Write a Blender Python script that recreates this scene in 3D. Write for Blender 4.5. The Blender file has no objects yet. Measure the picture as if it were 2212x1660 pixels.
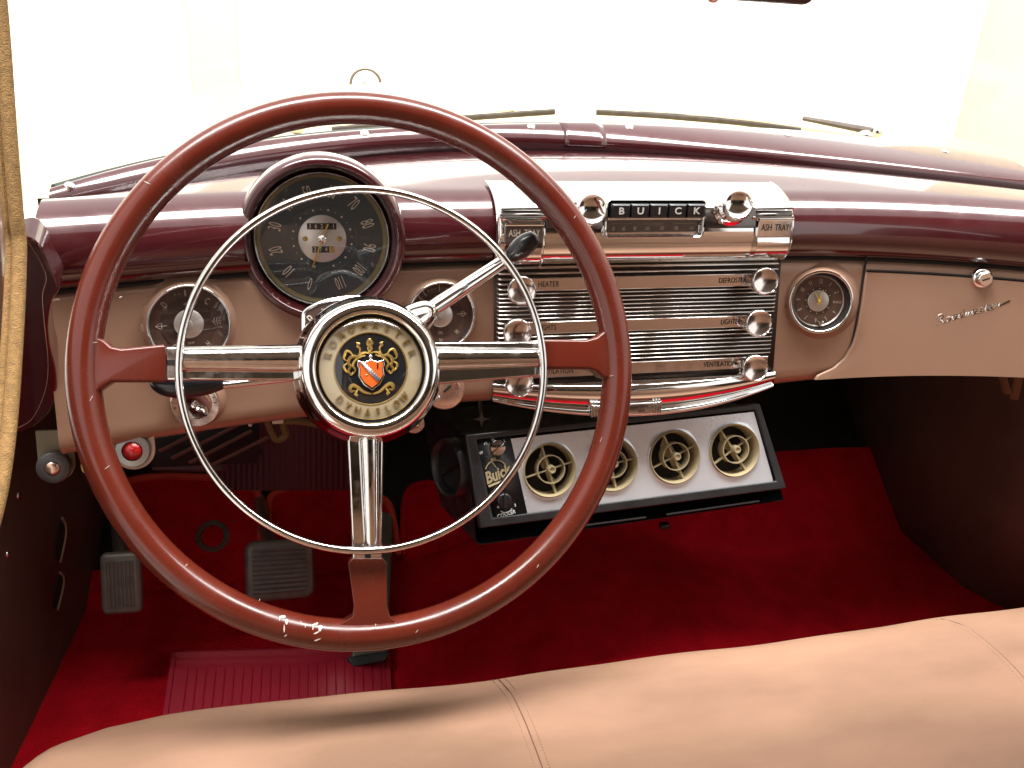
import bpy, bmesh, math, random
import numpy as np
from mathutils import Vector, Matrix
random.seed(7)
PI = math.pi
R_ = math.radians
scene = bpy.context.scene
COL = scene.collection

# ------------------------------------------------------------------ camera
TH, PH, RO, FOC = R_(15), R_(25), R_(3.75), 2000.0      # yaw right, pitch down, roll, focal length in px of a 2212 px wide frame
Fv = Vector((math.sin(TH)*math.cos(PH), math.cos(TH)*math.cos(PH), -math.sin(PH)))
R0 = Vector((math.cos(TH), -math.sin(TH), 0)); U0 = R0.cross(Fv)
Rv = R0*math.cos(RO)+U0*math.sin(RO); Uv = -R0*math.sin(RO)+U0*math.cos(RO)
cam = bpy.data.cameras.new('camera'); camo = bpy.data.objects.new('camera', cam); COL.objects.link(camo)
m = Matrix((Rv, Uv, -Fv)).transposed().to_4x4(); camo.matrix_world = m
cam.sensor_width = 36; cam.lens = 36*FOC/2212; cam.clip_start = .01; cam.clip_end = 200
scene.camera = camo

# ------------------------------------------------------------------ world, lamps, exposure
w = bpy.data.worlds.new('World'); scene.world = w; w.use_nodes = True
nt = w.node_tree; bg = nt.nodes['Background']; bg.inputs[0].default_value = (1.0, .975, .94, 1); bg.inputs[1].default_value = 1.4
scene.view_settings.view_transform = 'Standard'; scene.view_settings.look = 'None'
scene.view_settings.exposure = 0.0; scene.view_settings.gamma = 1
scene.cycles.use_denoising = True
scene.cycles.max_bounces = 8; scene.cycles.diffuse_bounces = 4; scene.cycles.glossy_bounces = 5; scene.cycles.transparent_max_bounces = 12
scene.cycles.caustics_reflective = False; scene.cycles.caustics_refractive = False
scene.cycles.sample_clamp_indirect = 6

def area_lamp(name, loc, target, size, size_y, power, color):
    d = bpy.data.lights.new(name, 'AREA'); d.shape = 'RECTANGLE'; d.size = size; d.size_y = size_y; d.energy = power; d.color = color
    o = bpy.data.objects.new(name, d); COL.objects.link(o); o.location = loc
    o.rotation_euler = (Vector(target)-Vector(loc)).to_track_quat('-Z', 'Y').to_euler()
    return o
area_lamp('wall_wash_fill', (1.0, 1.2, 5.6), (1.0, 7.4, .4), 9.0, 3.0, 2500, (1, .98, .95))  # unseen lamp added to wash the wall, brightening dash reflections and the cabin

# ------------------------------------------------------------------ geometry of sight lines (to place real things at real depths)
def ray(u, v): return Fv+Rv*((u-1106)/FOC)-Uv*((v-830)/FOC)
def PY(u, v, y): r = ray(u, v); return r*(y/r.y)
def PZ(u, v, z): r = ray(u, v); return r*(z/r.z)
def PX(u, v, x): r = ray(u, v); return r*(x/r.x)
def PP(u, v, o, n):
    r = ray(u, v); return r*(Vector(o).dot(n)/r.dot(n))
def plan(x):                                              # the dash wraps towards the doors
    t = max(abs(x-.4)-.15, 0); return -(.32 if x < .4 else .60)*t*t
def yface(x, z): return .935+plan(x)-.22*(-.31-z)
FN = Vector((0, -1, .22)).normalized()
def onface(u, v, off=0):
    y = .92
    for i in range(12):
        p = PY(u, v, y); y = yface(p.x, p.z)-off
    return PY(u, v, y)

# ------------------------------------------------------------------ materials
MATS = {}
def mat(name, base, rough=.5, metal=0, coat=0, noise=None, bump=None, vary=None, spec=.5, sheen=0, aniso=None, dust=None):
    m = bpy.data.materials.new(name); m.use_nodes = True; MATS[name] = m
    n = m.node_tree.nodes; l = m.node_tree.links; b = n['Principled BSDF']
    b.inputs['Base Color'].default_value = (*base, 1); b.inputs['Roughness'].default_value = rough; b.inputs['Metallic'].default_value = metal
    b.inputs['Coat Weight'].default_value = coat; b.inputs['Coat Roughness'].default_value = .05; b.inputs['Specular IOR Level'].default_value = spec
    if sheen: b.inputs['Sheen Weight'].default_value = sheen; b.inputs['Sheen Tint'].default_value = (*[min(1, c*2+.1) for c in base], 1)
    tc = n.new('ShaderNodeTexCoord')
    if vary:                                              # (scale, amount[, stretch])
        t = n.new('ShaderNodeTexNoise'); t.inputs['Scale'].default_value = vary[0]; t.inputs['Detail'].default_value = 5
        mp = n.new('ShaderNodeMapping'); mp.inputs['Scale'].default_value = vary[2] if len(vary) > 2 else (1, 1, 1)
        l.new(tc.outputs['Object'], mp.inputs[0]); l.new(mp.outputs[0], t.inputs['Vector'])
        r = n.new('ShaderNodeMapRange'); r.inputs['From Min'].default_value = .3; r.inputs['From Max'].default_value = .7
        r.inputs['To Min'].default_value = 1-vary[1]; r.inputs['To Max'].default_value = 1+vary[1]
        l.new(t.outputs[0], r.inputs[0])
        mx = n.new('ShaderNodeMix'); mx.data_type = 'RGBA'; mx.blend_type = 'MULTIPLY'; mx.inputs[0].default_value = 1
        mx.inputs[6].default_value = (*base, 1); l.new(r.outputs[0], mx.inputs[7]); l.new(mx.outputs[2], b.inputs['Base Color'])
    if dust:                                              # roughness patches (scale, lo, hi)
        t = n.new('ShaderNodeTexNoise'); t.inputs['Scale'].default_value = dust[0]; t.inputs['Detail'].default_value = 8
        r = n.new('ShaderNodeMapRange'); r.inputs['From Min'].default_value = .35; r.inputs['From Max'].default_value = .75
        r.inputs['To Min'].default_value = dust[1]; r.inputs['To Max'].default_value = dust[2]
        l.new(tc.outputs['Object'], t.inputs['Vector']); l.new(t.outputs[0], r.inputs[0]); l.new(r.outputs[0], b.inputs['Roughness'])
    if bump:                                              # (scale, strength, distance[, stretch])
        t = n.new('ShaderNodeTexNoise'); t.inputs['Scale'].default_value = bump[0]; t.inputs['Detail'].default_value = bump[4] if len(bump) > 4 else 6
        mp = n.new('ShaderNodeMapping'); mp.inputs['Scale'].default_value = bump[3] if len(bump) > 3 else (1, 1, 1)
        l.new(tc.outputs['Object'], mp.inputs[0]); l.new(mp.outputs[0], t.inputs['Vector'])
        k = n.new('ShaderNodeBump'); k.inputs['Strength'].default_value = bump[1]; k.inputs['Distance'].default_value = bump[2]
        l.new(t.outputs[0], k.inputs['Height']); l.new(k.outputs[0], b.inputs['Normal'])
    return m
def glassmat(name, tint=(1, 1, 1), refl=1.0):
    m = bpy.data.materials.new(name); m.use_nodes = True; MATS[name] = m
    n = m.node_tree.nodes; l = m.node_tree.links; n.remove(n['Principled BSDF'])
    t = n.new('ShaderNodeBsdfTransparent'); t.inputs[0].default_value = (*tint, 1)
    g = n.new('ShaderNodeBsdfGlossy'); g.inputs['Roughness'].default_value = .01; g.inputs[0].default_value = (1, 1, 1, 1)
    lw = n.new('ShaderNodeLayerWeight'); lw.inputs[0].default_value = .5
    pw = n.new('ShaderNodeMath'); pw.operation = 'POWER'; pw.inputs[1].default_value = 4; l.new(lw.outputs['Facing'], pw.inputs[0])
    f = n.new('ShaderNodeMath'); f.operation = 'MULTIPLY_ADD'; f.inputs[1].default_value = .5; f.inputs[2].default_value = .05*refl; l.new(pw.outputs[0], f.inputs[0])
    x = n.new('ShaderNodeMixShader'); l.new(f.outputs[0], x.inputs[0]); l.new(t.outputs[0], x.inputs[1]); l.new(g.outputs[0], x.inputs[2])
    l.new(x.outputs[0], n['Material Output'].inputs[0]); return m
BURG = mat('burgundy_paint', (.060, .007, .010), .24, .15, 1.0, vary=(9, .10), dust=(45, .16, .30))
MATS['burgundy_paint'].node_tree.nodes['Principled BSDF'].inputs['Coat IOR'].default_value = 1.62
TAN = mat('tan_paint', (.370, .215, .145), .38, .25, .25, vary=(14, .05), dust=(25, .32, .45))
CREAMP = mat('cream_paint', (.36, .30, .16), .3, 0, 0, spec=.25)
CHROME = mat('chrome', (.80, .79, .78), .05, 1, dust=(60, .03, .12))
WCHROME = mat('worn_chrome', (.74, .72, .70), .10, 1, dust=(90, .05, .26), vary=(160, .06))
WHEELP = mat('wheel_plastic', (.105, .015, .0075), .30, 0, .15, vary=(18, .12), dust=(40, .18, .34), bump=(160, .05, .0008))
CARPET = mat('red_carpet', (.50, .005, .014), .95, 0, 0, vary=(26, .16), bump=(420, 1.0, .006), spec=.05)
CARPETE = mat('carpet_binding', (.50, .030, .015), .7, 0, 0, bump=(500, .4, .002))
VINYL = mat('maroon_vinyl', (.33, .013, .032), .42, 0, 0, vary=(12, .1), bump=(300, .15, .001))
LEATHER = mat('tan_leather', (.330, .188, .122), .6, 0, .0, vary=(6, .20, (1, 2.2, 1)), bump=(170, .28, .0016), dust=(6, .54, .72), spec=.28)
SEAM = mat('seam_thread', (.16, .075, .045), .7)
PIPING = mat('leather_piping', (.24, .13, .085), .5)
BLACK = mat('black_plastic', (.010, .010, .012), .28, 0, .2)
BLACKM = mat('black_enamel', (.016, .016, .018), .42, 0, .1, vary=(40, .3), dust=(50, .32, .55), bump=(220, .12, .0008))
DARK = mat('dark_cavity', (.012, .009, .009), .8)
BROWN = mat('brown_board', (.085, .050, .036), .50, vary=(10, .2), bump=(300, .15, .001))
RUBBER = mat('grey_rubber', (.105, .085, .072), .36, vary=(60, .2))
RUBBERB = mat('black_rubber', (.012, .018, .016), .5)
DIAL = mat('dial_black', (.042, .052, .057), .4)
DIALB = mat('dial_brown', (.120, .062, .046), .45)
SILVER = mat('silver_face', (.62, .57, .53), .38, .8, vary=(120, .04))
ALU = mat('brushed_aluminium', (.74, .78, .85), .30, .62, vary=(11, .14), dust=(7, .22, .40))
CREAM = mat('cream_plastic', (.42, .34, .20), .42, 0, .1)
BEIGE = mat('medallion_beige', (.44, .35, .22), .35, .2)
GOLD = mat('gold', (.62, .42, .13), .32, .85); GOLDL = mat('gold_letter', (.30, .19, .05), .35, .5)
MARK = mat('dial_marking', (.72, .62, .50), .6)
YELLOW = mat('needle_yellow', (.75, .45, .04), .4)
ORANGE = mat('orange_enamel', (.72, .13, .02), .3, 0, .5)
BLUEE = mat('blue_enamel', (.12, .16, .26), .3, 0, .4)
WHITE = mat('white_marking', (.75, .75, .72), .5)
INK = mat('black_ink', (.02, .015, .015), .5)
JEWEL = mat('red_jewel', (.42, .003, .004), .12, 0, .8, bump=(500, .6, .002))
PINKM = mat('copper_button', (.66, .42, .33), .25, .9)
CLOTH = mat('gold_windlace', (.27, .150, .048), .85, bump=(900, .8, .003), vary=(200, .25))
HEAD = mat('headliner', (.16, .12, .095), .9)
WALLM = mat('white_wall', (.85, .83, .76), .9)
COLM = mat('cream_column', (.37, .35, .28), .8)
GROUND = mat('pale_concrete', (.72, .69, .62), .8, vary=(3, .05))
YKNOB = mat('yellow_knob', (.66, .42, .10), .4)
HOSE = mat('ochre_hose', (.13, .075, .02), .6)
MAROON = mat('maroon_fabric', (.060, .016, .020), .6)
MIRRORB = mat('mirror_back', (.05, .02, .02), .3)
SCRATCH = mat('bare_scratch', (.60, .50, .44), .6)
GLASS = glassmat('gauge_glass'); WGLASS = glassmat('window_glass', (.985, 1, .99), .3)

# ------------------------------------------------------------------ builders
MW = {}
def label(o, lab=None, cat=None, group=None, kind=None):
    if lab: o['label'] = lab
    if cat: o['category'] = cat
    if group: o['group'] = group
    if kind: o['kind'] = kind
    return o
def frame(o, n, up=(0, 0, 1)):
    z = Vector(n).normalized(); x = Vector(up).cross(z).normalized(); y = z.cross(x)
    M = Matrix((x, y, z)).transposed().to_4x4(); M.translation = Vector(o); return M
def thing(name, lab, cat, M=None, group=None, kind=None):
    o = bpy.data.objects.new(name, None); COL.objects.link(o); o.empty_display_size = .02
    if M is None: M = Matrix()
    if not isinstance(M, Matrix): M = Matrix.Translation(Vector(M))
    o.matrix_world = M; MW[o.name] = M.copy()
    return label(o, lab, cat, group, kind)
class MB:
    def __init__(s): s.v = []; s.f = []
    def add(s, vs, fs, M=None):
        k = len(s.v); s.v += [(M @ Vector(p)) if M is not None else Vector(p) for p in vs]; s.f += [tuple(i+k for i in f) for f in fs]; return s
    def box(s, c, size, M=None):
        x, y, z = [a/2 for a in size]; c = Vector(c)
        vs = [c+Vector((i*x, j*y, k*z)) for i in (-1, 1) for j in (-1, 1) for k in (-1, 1)]
        return s.add(vs, [(0, 1, 3, 2), (4, 6, 7, 5), (0, 4, 5, 1), (2, 3, 7, 6), (0, 2, 6, 4), (1, 5, 7, 3)], M)
    def grid(s, rows, M=None, closeu=False, closev=False):
        n = len(rows[0]); vs = [p for r in rows for p in r]; fs = []
        for i in range(len(rows) if closev else len(rows)-1):
            for j in range(n if closeu else n-1):
                a = i*n+j; b = i*n+(j+1) % n; i2 = (i+1) % len(rows); fs.append((a, b, i2*n+(j+1) % n, i2*n+j))
        return s.add(vs, fs, M)
    def lathe(s, prof, M=None, seg=48, a0=0, a1=2*PI, sx=1, sy=1):
        full = abs(a1-a0-2*PI) < 1e-6; k = seg if full else seg+1
        rows = [[(r*math.cos(a0+(a1-a0)*i/seg)*sx, r*math.sin(a0+(a1-a0)*i/seg)*sy, z) for i in range(k)] for r, z in prof]
        return s.grid(rows, M, closeu=full)
    def tube(s, pts, rad, seg=10, M=None, closed=False, cap=True, flat=1.0, nrm=None):
        pts = [Vector(p) for p in pts]; n = len(pts); rows = []; prev = None
        for i, p in enumerate(pts):
            a = pts[(i-1) % n] if (closed or i > 0) else p; b = pts[(i+1) % n] if (closed or i < n-1) else p
            t = (b-a).normalized()
            if nrm is not None: u = Vector(nrm)-t*t.dot(Vector(nrm))
            elif prev is None: u = t.orthogonal()
            else: u = prev-t*t.dot(prev)
            u.normalize(); prev = u; w_ = t.cross(u); r = rad[i] if isinstance(rad, (list, tuple)) else rad
            rows.append([p+u*(r*flat*math.cos(2*PI*j/seg))+w_*(r*math.sin(2*PI*j/seg)) for j in range(seg)])
        k = len(s.v); s.grid(rows, M, closeu=True, closev=closed)
        if cap and not closed:
            s.f.append(tuple(k+j for j in range(seg))[::-1]); s.f.append(tuple(k+(n-1)*seg+j for j in range(seg)))
        return s
    def prism(s, out, z0, z1, M=None, inset=0):
        n = len(out)
        cx = sum(p[0] for p in out)/n; cy = sum(p[1] for p in out)/n
        vs = [(p[0], p[1], z0) for p in out]+[(p[0], p[1], z1-inset) for p in out]
        fs = [tuple(range(n))[::-1]]+[(i, (i+1) % n, n+(i+1) % n, n+i) for i in range(n)]
        if inset:
            ins = []
            for i, p in enumerate(out):
                a = Vector(out[i-1][:2]); b = Vector(out[(i+1) % n][:2]); q = Vector(p[:2])
                d = ((b-a).normalized()); nn = Vector((-d.y, d.x))
                if nn.dot(Vector((cx, cy))-q) < 0 and n < 12: nn = -nn
                ins.append((q.x+nn.x*inset, q.y+nn.y*inset, z1))
            vs += ins; fs += [(n+i, n+(i+1) % n, 2*n+(i+1) % n, 2*n+i) for i in range(n)]+[tuple(range(2*n, 3*n))]
        else: fs.append(tuple(range(n, 2*n)))
        return s.add(vs, fs, M)
    def sphere(s, c, r, M=None, seg=20, sc=(1, 1, 1)):
        rows = [[(c[0]+r*sc[0]*math.sin(PI*i/seg)*math.cos(2*PI*j/seg), c[1]+r*sc[1]*math.sin(PI*i/seg)*math.sin(2*PI*j/seg), c[2]+r*sc[2]*math.cos(PI*i/seg)) for j in range(seg)] for i in range(seg+1)]
        return s.grid(rows, M, closeu=True)
    def build(s, name, m_, parent=None, local=True, bevel=0, smooth=40, lab=None, cat=None, seg=2, kind=None, solid=0, group=None):
        me = bpy.data.meshes.new(name); M = MW[parent.name] if parent is not None else None
        base = Matrix()
        if parent is None:
            c = Vector((sum(p.x for p in s.v)/len(s.v), sum(p.y for p in s.v)/len(s.v), min(p.z for p in s.v))); base = Matrix.Translation(c)
            vs = [p-c for p in s.v]
        elif not local:
            inv = M.inverted(); vs = [inv @ p for p in s.v]
        else: vs = s.v
        me.from_pydata([tuple(p) for p in vs], [], s.f)
        bm = bmesh.new(); bm.from_mesh(me); bmesh.ops.remove_doubles(bm, verts=bm.verts, dist=1e-6); bmesh.ops.recalc_face_normals(bm, faces=bm.faces)
        bm.to_mesh(me); bm.free()
        me.materials.append(m_)
        o = bpy.data.objects.new(name, me); COL.objects.link(o)
        if parent is not None:
            o.parent = parent; MW[o.name] = M.copy()
        else: o.matrix_world = base; MW[o.name] = base
        if solid:
            q = o.modifiers.new('solid', 'SOLIDIFY'); q.thickness = solid; q.offset = 0
        if bevel:
            q = o.modifiers.new('bevel', 'BEVEL'); q.width = bevel; q.segments = seg; q.limit_method = 'ANGLE'; q.angle_limit = R_(35)
        me.shade_smooth()
        try: me.set_sharp_from_angle(angle=R_(smooth))
        except Exception: pass
        return label(o, lab, cat, group, kind)
def text(s, size, M, m_, parent, name='lettering', ext=.0002, sx=1.0, align='CENTER', shear=0, bold=0, space=1.0, joinlist=None):
    c = bpy.data.curves.new('t', 'FONT'); c.body = s; c.size = size; c.extrude = ext; c.align_x = align; c.align_y = 'CENTER'; c.shear = shear; c.offset = bold; c.space_character = space; c.resolution_u = 3
    o = bpy.data.objects.new('t', c); COL.objects.link(o); bpy.context.view_layer.update()
    me = bpy.data.meshes.new_from_object(o); bpy.data.objects.remove(o)
    S = M @ Matrix.Diagonal((sx, 1, 1, 1))
    vs = [S @ v.co for v in me.vertices]; fs = [tuple(p.vertices) for p in me.polygons]
    bpy.data.meshes.remove(me)
    if joinlist is not None: joinlist.add(vs, fs); return
    b = MB(); b.add(vs, fs); return b.build(name, m_, parent, smooth=30)
def T(x=0, y=0, z=0, rz=0, rx=0, ry=0): return Matrix.Translation((x, y, z)) @ Matrix.Rotation(rz, 4, 'Z') @ Matrix.Rotation(ry, 4, 'Y') @ Matrix.Rotation(rx, 4, 'X')
def arc(cx, cy, r, a0, a1, n=16, z=0): return [(cx+r*math.cos(R_(a0+(a1-a0)*i/n)), cy+r*math.sin(R_(a0+(a1-a0)*i/n)), z) for i in range(n+1)]
def rrect(x0, y0, x1, y1, r, n=4):
    o = []
    for cx, cy, a in ((x1-r, y1-r, 0), (x0+r, y1-r, 90), (x0+r, y0+r, 180), (x1-r, y0+r, 270)):
        o += [(cx+r*math.cos(R_(a+90*i/n)), cy+r*math.sin(R_(a+90*i/n))) for i in range(n+1)]
    return o
def spline(P, n=8, closed=False):
    P = [Vector(p) for p in P]; k = len(P); out = []
    for i in range(k if closed else k-1):
        g = (lambda j: P[j % k]) if closed else (lambda j: P[min(max(j, 0), k-1)])
        a, b, c, d = g(i-1), g(i), g(i+1), g(i+2)
        for j in range(n):
            t = j/n; out.append(.5*((2*b)+(c-a)*t+(2*a-5*b+4*c-d)*t*t+(3*b-a-3*c+d)*t**3))
    if not closed: out.append(P[-1])
    return out
def inv(M, p): return M.inverted() @ p
def loc(M, u, v, h=0):                                   # where a sight line meets the local plane z=h of a frame
    n = M.to_3x3() @ Vector((0, 0, 1)); o = M.translation+n*h
    q = inv(M, PP(u, v, o, n)); return (q.x, q.y)

# ================================================================== SETTING
b = MB(); b.box((0, 5, -1.33), (60, 60, .06)); b.build('ground', GROUND, kind='structure')
b = MB(); b.box((1.0, 7.6, .6), (30, .3, 4)); b.build('garage_wall', WALLM, lab='white garage wall ahead of the car, beyond the windshield', cat='wall')
p0, p1 = PY(404, 60, 7.3), PY(512, 60, 7.3)
b = MB(); b.box(((p0.x+p1.x)/2, 7.36, .6), (p1.x-p0.x, .16, 4)); b.build('wall_pillar', COLM, bevel=.01, lab='pale cream pillar against the white garage wall, left of the wheel top', cat='pillar')
b = MB(); b.box((6.1, 4.4, .6), (.2, 6.0, 4)); b.build('side_wall', mat('beige_wall', (.46, .41, .33), .9), lab='beige garage side wall at the far right, beyond the windshield', cat='wall')
# bonnet
b = MB(); rows = []
for i in range(25):
    y = 1.47+i*.068; t = i/24
    rows.append([(.4+s*1.15, y, -.250-.17*t-.09*t**3+.055*math.exp(-(s*1.15/.42)**2)*(.5+.9*t)-.30*max(abs(s)-.60, 0)**1.5) for s in [j/16-1 for j in range(33)]])
b.grid(rows); hood = thing('car_bonnet', 'cream painted car bonnet stretching ahead beyond the windshield', 'bonnet', (.4, 1.3, -.3))
b.build('bonnet_panel', CREAMP, hood, local=False)
# ornament: ring sight on the nose of the bonnet
po = PY(790, 186, 3.05)
orn = thing('bonnet_ornament', 'chrome ring sight ornament on the far nose of the cream bonnet', 'ornament', frame(po, (0, -1, 0)))
b = MB(); b.tube(arc(0, .004, .047, -50, 230, 28), .005); ORNM = mat('ornament_metal', (.16, .14, .12), .35, .6); b.build('ring', ORNM, orn)
b = MB(); b.sphere((0, 0, 0), .014, sc=(1, 1, 3)); b.box((0, -.035, 0), (.012, .06, .05)); b.build('post', ORNM, orn, bevel=.002)

# ================================================================== BODY SHELL
shell = thing('car_body', 'closed car body with roof lining, right door, dark side boards and sill around the cabin', 'car body', (.4, .4, -1.0))
def zg(x): t = min(abs(x-.4)/.6, 1.15); return -.205-.030*t*t
def railz(pts, dz=0):
    xs, ys = [], []
    for u, v in pts:
        z = -.22
        for k in range(10): p = PZ(u, v, z); z = zg(p.x)+dz
        xs.append(p.x-.4); ys.append(p.y)
    return np.polyfit(xs, ys, 4)
GU = railz([(50, 427), (200, 385), (340, 348), (520, 315), (720, 290), (900, 279), (1250, 268), (1500, 278), (1750, 290), (1900, 305), (2050, 325), (2212, 358)])
GL = railz([(50, 480), (300, 415), (560, 350), (860, 330), (1100, 318), (1250, 313), (1500, 330), (1800, 355), (2000, 375), (2212, 400)], -.020)
XG = [-.215+i*(1.06+.215)/60 for i in range(61)]
def ext(C_, x):
    a = .93; return float(np.polyval(C_, min(x, a)-.4))+max(0, x-a)*float(np.polyval(np.polyder(C_), a-.4))
gu = lambda x: ext(GU, x)
gl = lambda x: min(ext(GL, x), gu(x)-.006)
b = MB(); cx_ = [-.95+.06*i for i in range(12)]+[x for x in XG]+[1.06+.06*i for i in range(1, 9)]
def cow(x, t):
    xc = max(-.215, min(1.06, x)); y0 = gu(xc)+.010; y = y0+(1.47-y0)*t
    return (x, y, zg(xc)-.012+(-.250+.0275*math.exp(-((x-.4)/.42)**2)-.30*max(abs(x-.4)/1.15-.60, 0)**1.5-(zg(xc)-.012))*t)
b.grid([[cow(x, t) for x in cx_] for t in (0, .15, .4, .7, 1)]); b.build('cowl', CREAMP, hood, local=False)
# windshield: two curved panes, from garnish up to the header
def glass(x0, x1, name):
    rows = []
    for i in range(9):
        t = i/8; rows.append([(.4+(x-.4)*(1-.12*t), gu(x)+.012-.50*t+.02, zg(x)+.006+.44*t+.03*(1-t)) for x in [x0+(x1-x0)*j/14 for j in range(15)]])
    b = MB(); b.grid(rows); return b.build(name, WGLASS, ws, local=False)
ws = thing('windshield', 'split curved windshield glass above the dashboard', 'windshield', (.4, 1.2, -.2))
glass(-.25, .395, 'glass_pane'); glass(.405, 1.05, 'glass_pane')
b = MB(); b.tube([(x, gu(x)+.006, zg(x)-.001) for x in XG], .0045, 8); b.build('rubber_seal', RUBBERB, ws, local=False)
# header and roof lining, pillars, doors: what the chrome sees
b = MB(); b.grid([[(x, y, z+.02*math.sin(PI*(x+.3)/1.4)) for x in [-.3+1.4*j/12 for j in range(13)]] for y, z in ((.60, .22), (.45, .30), (.2, .345), (-.3, .36), (-1.0, .33), (-1.6, .22))]); b.build('roof_lining', HEAD, shell, local=False, solid=.02)
b = MB(); b.box((1.155, -.3, -.62), (.05, 2.3, .75)); b.build('right_door_trim', BROWN, shell, local=False, bevel=.01)
b = MB(); b.box((1.15, -.95, .0), (.05, 1.0, .62)); b.build('right_quarter_trim', BROWN, shell, local=False, bevel=.01)
b = MB(); b.box((-.36, -.95, -.30), (.05, 1.0, 1.3)); b.build('left_quarter_trim', BROWN, shell, local=False, bevel=.01)
b = MB(); b.grid([[(x, y, z) for x, y in ((1.055, 1.49), (1.058, 1.20), (1.060, 1.02), (1.085, .97), (1.125, .92), (1.128, .80))] for z in (-.36, -.55, -.75, -.97)])
b.build('side_board', BROWN, shell, local=False, solid=.006, smooth=50)
b = MB(); b.box((.4, 1.50, -.63), (1.5, .03, .66)); b.build('firewall', DARK, shell, local=False)
b = MB(); b.box((.4, -1.45, -.45), (1.6, .1, 1.5)); b.build('rear_trim', BROWN, shell, local=False, bevel=.01)
b = MB(); b.tube([(1.19, gu(1.05)-.02, -.23), (1.10, .62, .2)], .028, 10); b.build('roof_pillar', TAN, shell, local=False)
b = MB(); b.tube([(-.30, -.35, -.9), (-.30, -.38, -.25), (-.24, -.42, .3)], .04, 10); b.build('roof_pillar', TAN, shell, local=False)
# left kick board with louvre slots
KL = -.335
kb = [PX(u, v, KL) for u, v in ((-60, 925), (150, 925), (232, 1040), (205, 1150), (160, 1340), (105, 1560), (0, 1700), (-80, 1700))]
n_ = Vector((1, 0, 0)); b = MB()
Mk = frame((KL, 1.2, -.7), n_)
OLIVEL = mat('pale_slot_edge', (.30, .22, .15), .6)
kick = thing('kick_board', 'dark brown vinyl kick board with two slots, beside the small pedal', 'panel', Mk)
KA = math.atan2(.055, .44)                                # the board leans inwards towards the toe board
Mk = Matrix.Translation((KL, .90, -.7)) @ Matrix.Rotation(-KA, 4, 'Z') @ Matrix.Translation((-KL, -.90, .7)) @ Mk; kick.matrix_world = Mk; MW[kick.name] = Mk
KN = Mk.to_3x3() @ Vector((0, 0, 1)); KO = Vector((KL, .90, -.7))
def onk(u, v): return inv(Mk, PP(u, v, KO, KN))
poly = [inv(Mk, Vector((KL+(y-.9)*math.tan(KA), y, z))) for y, z in ((.45, -.42), (1.55, -.42), (1.55, -.93), (.45, -.93))]
b.prism([(p.x, p.y) for p in poly], -.006, 0); b.build('board', BROWN, kick, bevel=.002)
for (u0, v0), (u1, v1) in (((130, 1120), (126, 1215)), ((126, 1238), (120, 1318))):
    a, c = onk(u0, v0), onk(u1, v1); d = (c-a)
    q = [a+d*t+Vector((s*.020*math.sin(PI*t), 0, 0)) for t, s in [(i/8, 1) for i in range(9)]+[(1-i/8, -1) for i in range(1, 8)]]
    b = MB(); b.prism([(p.x, p.y) for p in q], .0002, .002); b.build('louvre_slot', DARK, kick)
    b = MB(); b.tube([(a+d*t+Vector((.020*math.sin(PI*t), 0, .002))) for t in [i/8 for i in range(9)]], .0022, 6); b.build('slot_lip', OLIVEL, kick)
for u, v in ((40, 1072), (17, 1198)):
    p = onk(u, v); b = MB(); b.sphere((p.x, p.y, 0), .0045, sc=(1, 1, .5), seg=12); b.build('screw', CHROME, kick)
# door hinge pillar and windlace on the left
wl = thing('windlace', 'gold woven windlace cord running down the left door opening', 'cord', PX(40, 700, -.2))
pts = [PX(u, v, -.2) for u, v in ((-4, -40), (8, 100), (22, 300), (36, 470), (42, 540), (36, 700), (22, 900), (2, 1050), (-30, 1180), (-60, 1300))]
b = MB(); b.tube(spline(pts, 6), .0054, 12); b.build('cord', CLOTH, wl, local=False)
b = MB(); b.tube(spline([p+Vector((-.0075, .003, 0)) for p in pts], 6), .0036, 8); b.build('welt', CLOTH, wl, local=False)
hp = thing('hinge_pillar', 'tan painted hinge pillar outside the gold windlace, at the left edge', 'pillar', PX(0, 700, -.22))
b = MB(); b.tube(spline([p+Vector((-.05, .02, 0)) for p in pts], 6), .034, 12); b.build('pillar_skin', TAN, hp, local=False)

# garnish moulding: rounded burgundy strip with screws and a centre joint
gm = thing('garnish_moulding', 'glossy burgundy garnish moulding along the foot of the windshield', 'moulding', (.4, 1.19, -.22))
rows = []
for x in XG:
    a = Vector((x, gu(x)-.001, zg(x)-.001)); c = Vector((x, gl(x), zg(x)-.020)); mid = (a+c)/2; d = c-a; nn = Vector((0, -d.z, d.y)).normalized()
    if nn.z < 0: nn = -nn
    L = d.length/2; row = []
    for k in range(13):
        t = PI*k/12; row.append(mid-d*.5*math.cos(t)+nn*(.013*math.sin(t)**.8))
    row.append(c+Vector((0, .004, -.012))); rows.append(row)
b = MB(); b.grid(rows); b.build('strip', BURG, gm, local=False, smooth=60)
def gpoint(x, t=.42, h=.013):
    a = Vector((x, gu(x), zg(x))); c = Vector((x, gl(x), zg(x)-.020)); d = c-a; nn = Vector((0, -d.z, d.y)).normalized()
    if nn.z < 0: nn = -nn
    return a+d*t+nn*h, nn
b = MB()
x0, x1 = .362, .418
rows = []
for x in [x0+(x1-x0)*j/6 for j in range(7)]:
    a = Vector((x, gu(x)-.001, zg(x)-.001)); c = Vector((x, gl(x), zg(x)-.020)); mid = (a+c)/2; d = c-a; nn = Vector((0, -d.z, d.y)).normalized(); nn = nn if nn.z > 0 else -nn
    rows.append([mid-d*.52*math.cos(PI*k/12)+nn*(.0138*math.sin(PI*k/12)**.8) for k in range(13)])
b.grid(rows); b.build('joint_cover', BURG, gm, local=False, smooth=60, solid=.001)
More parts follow.
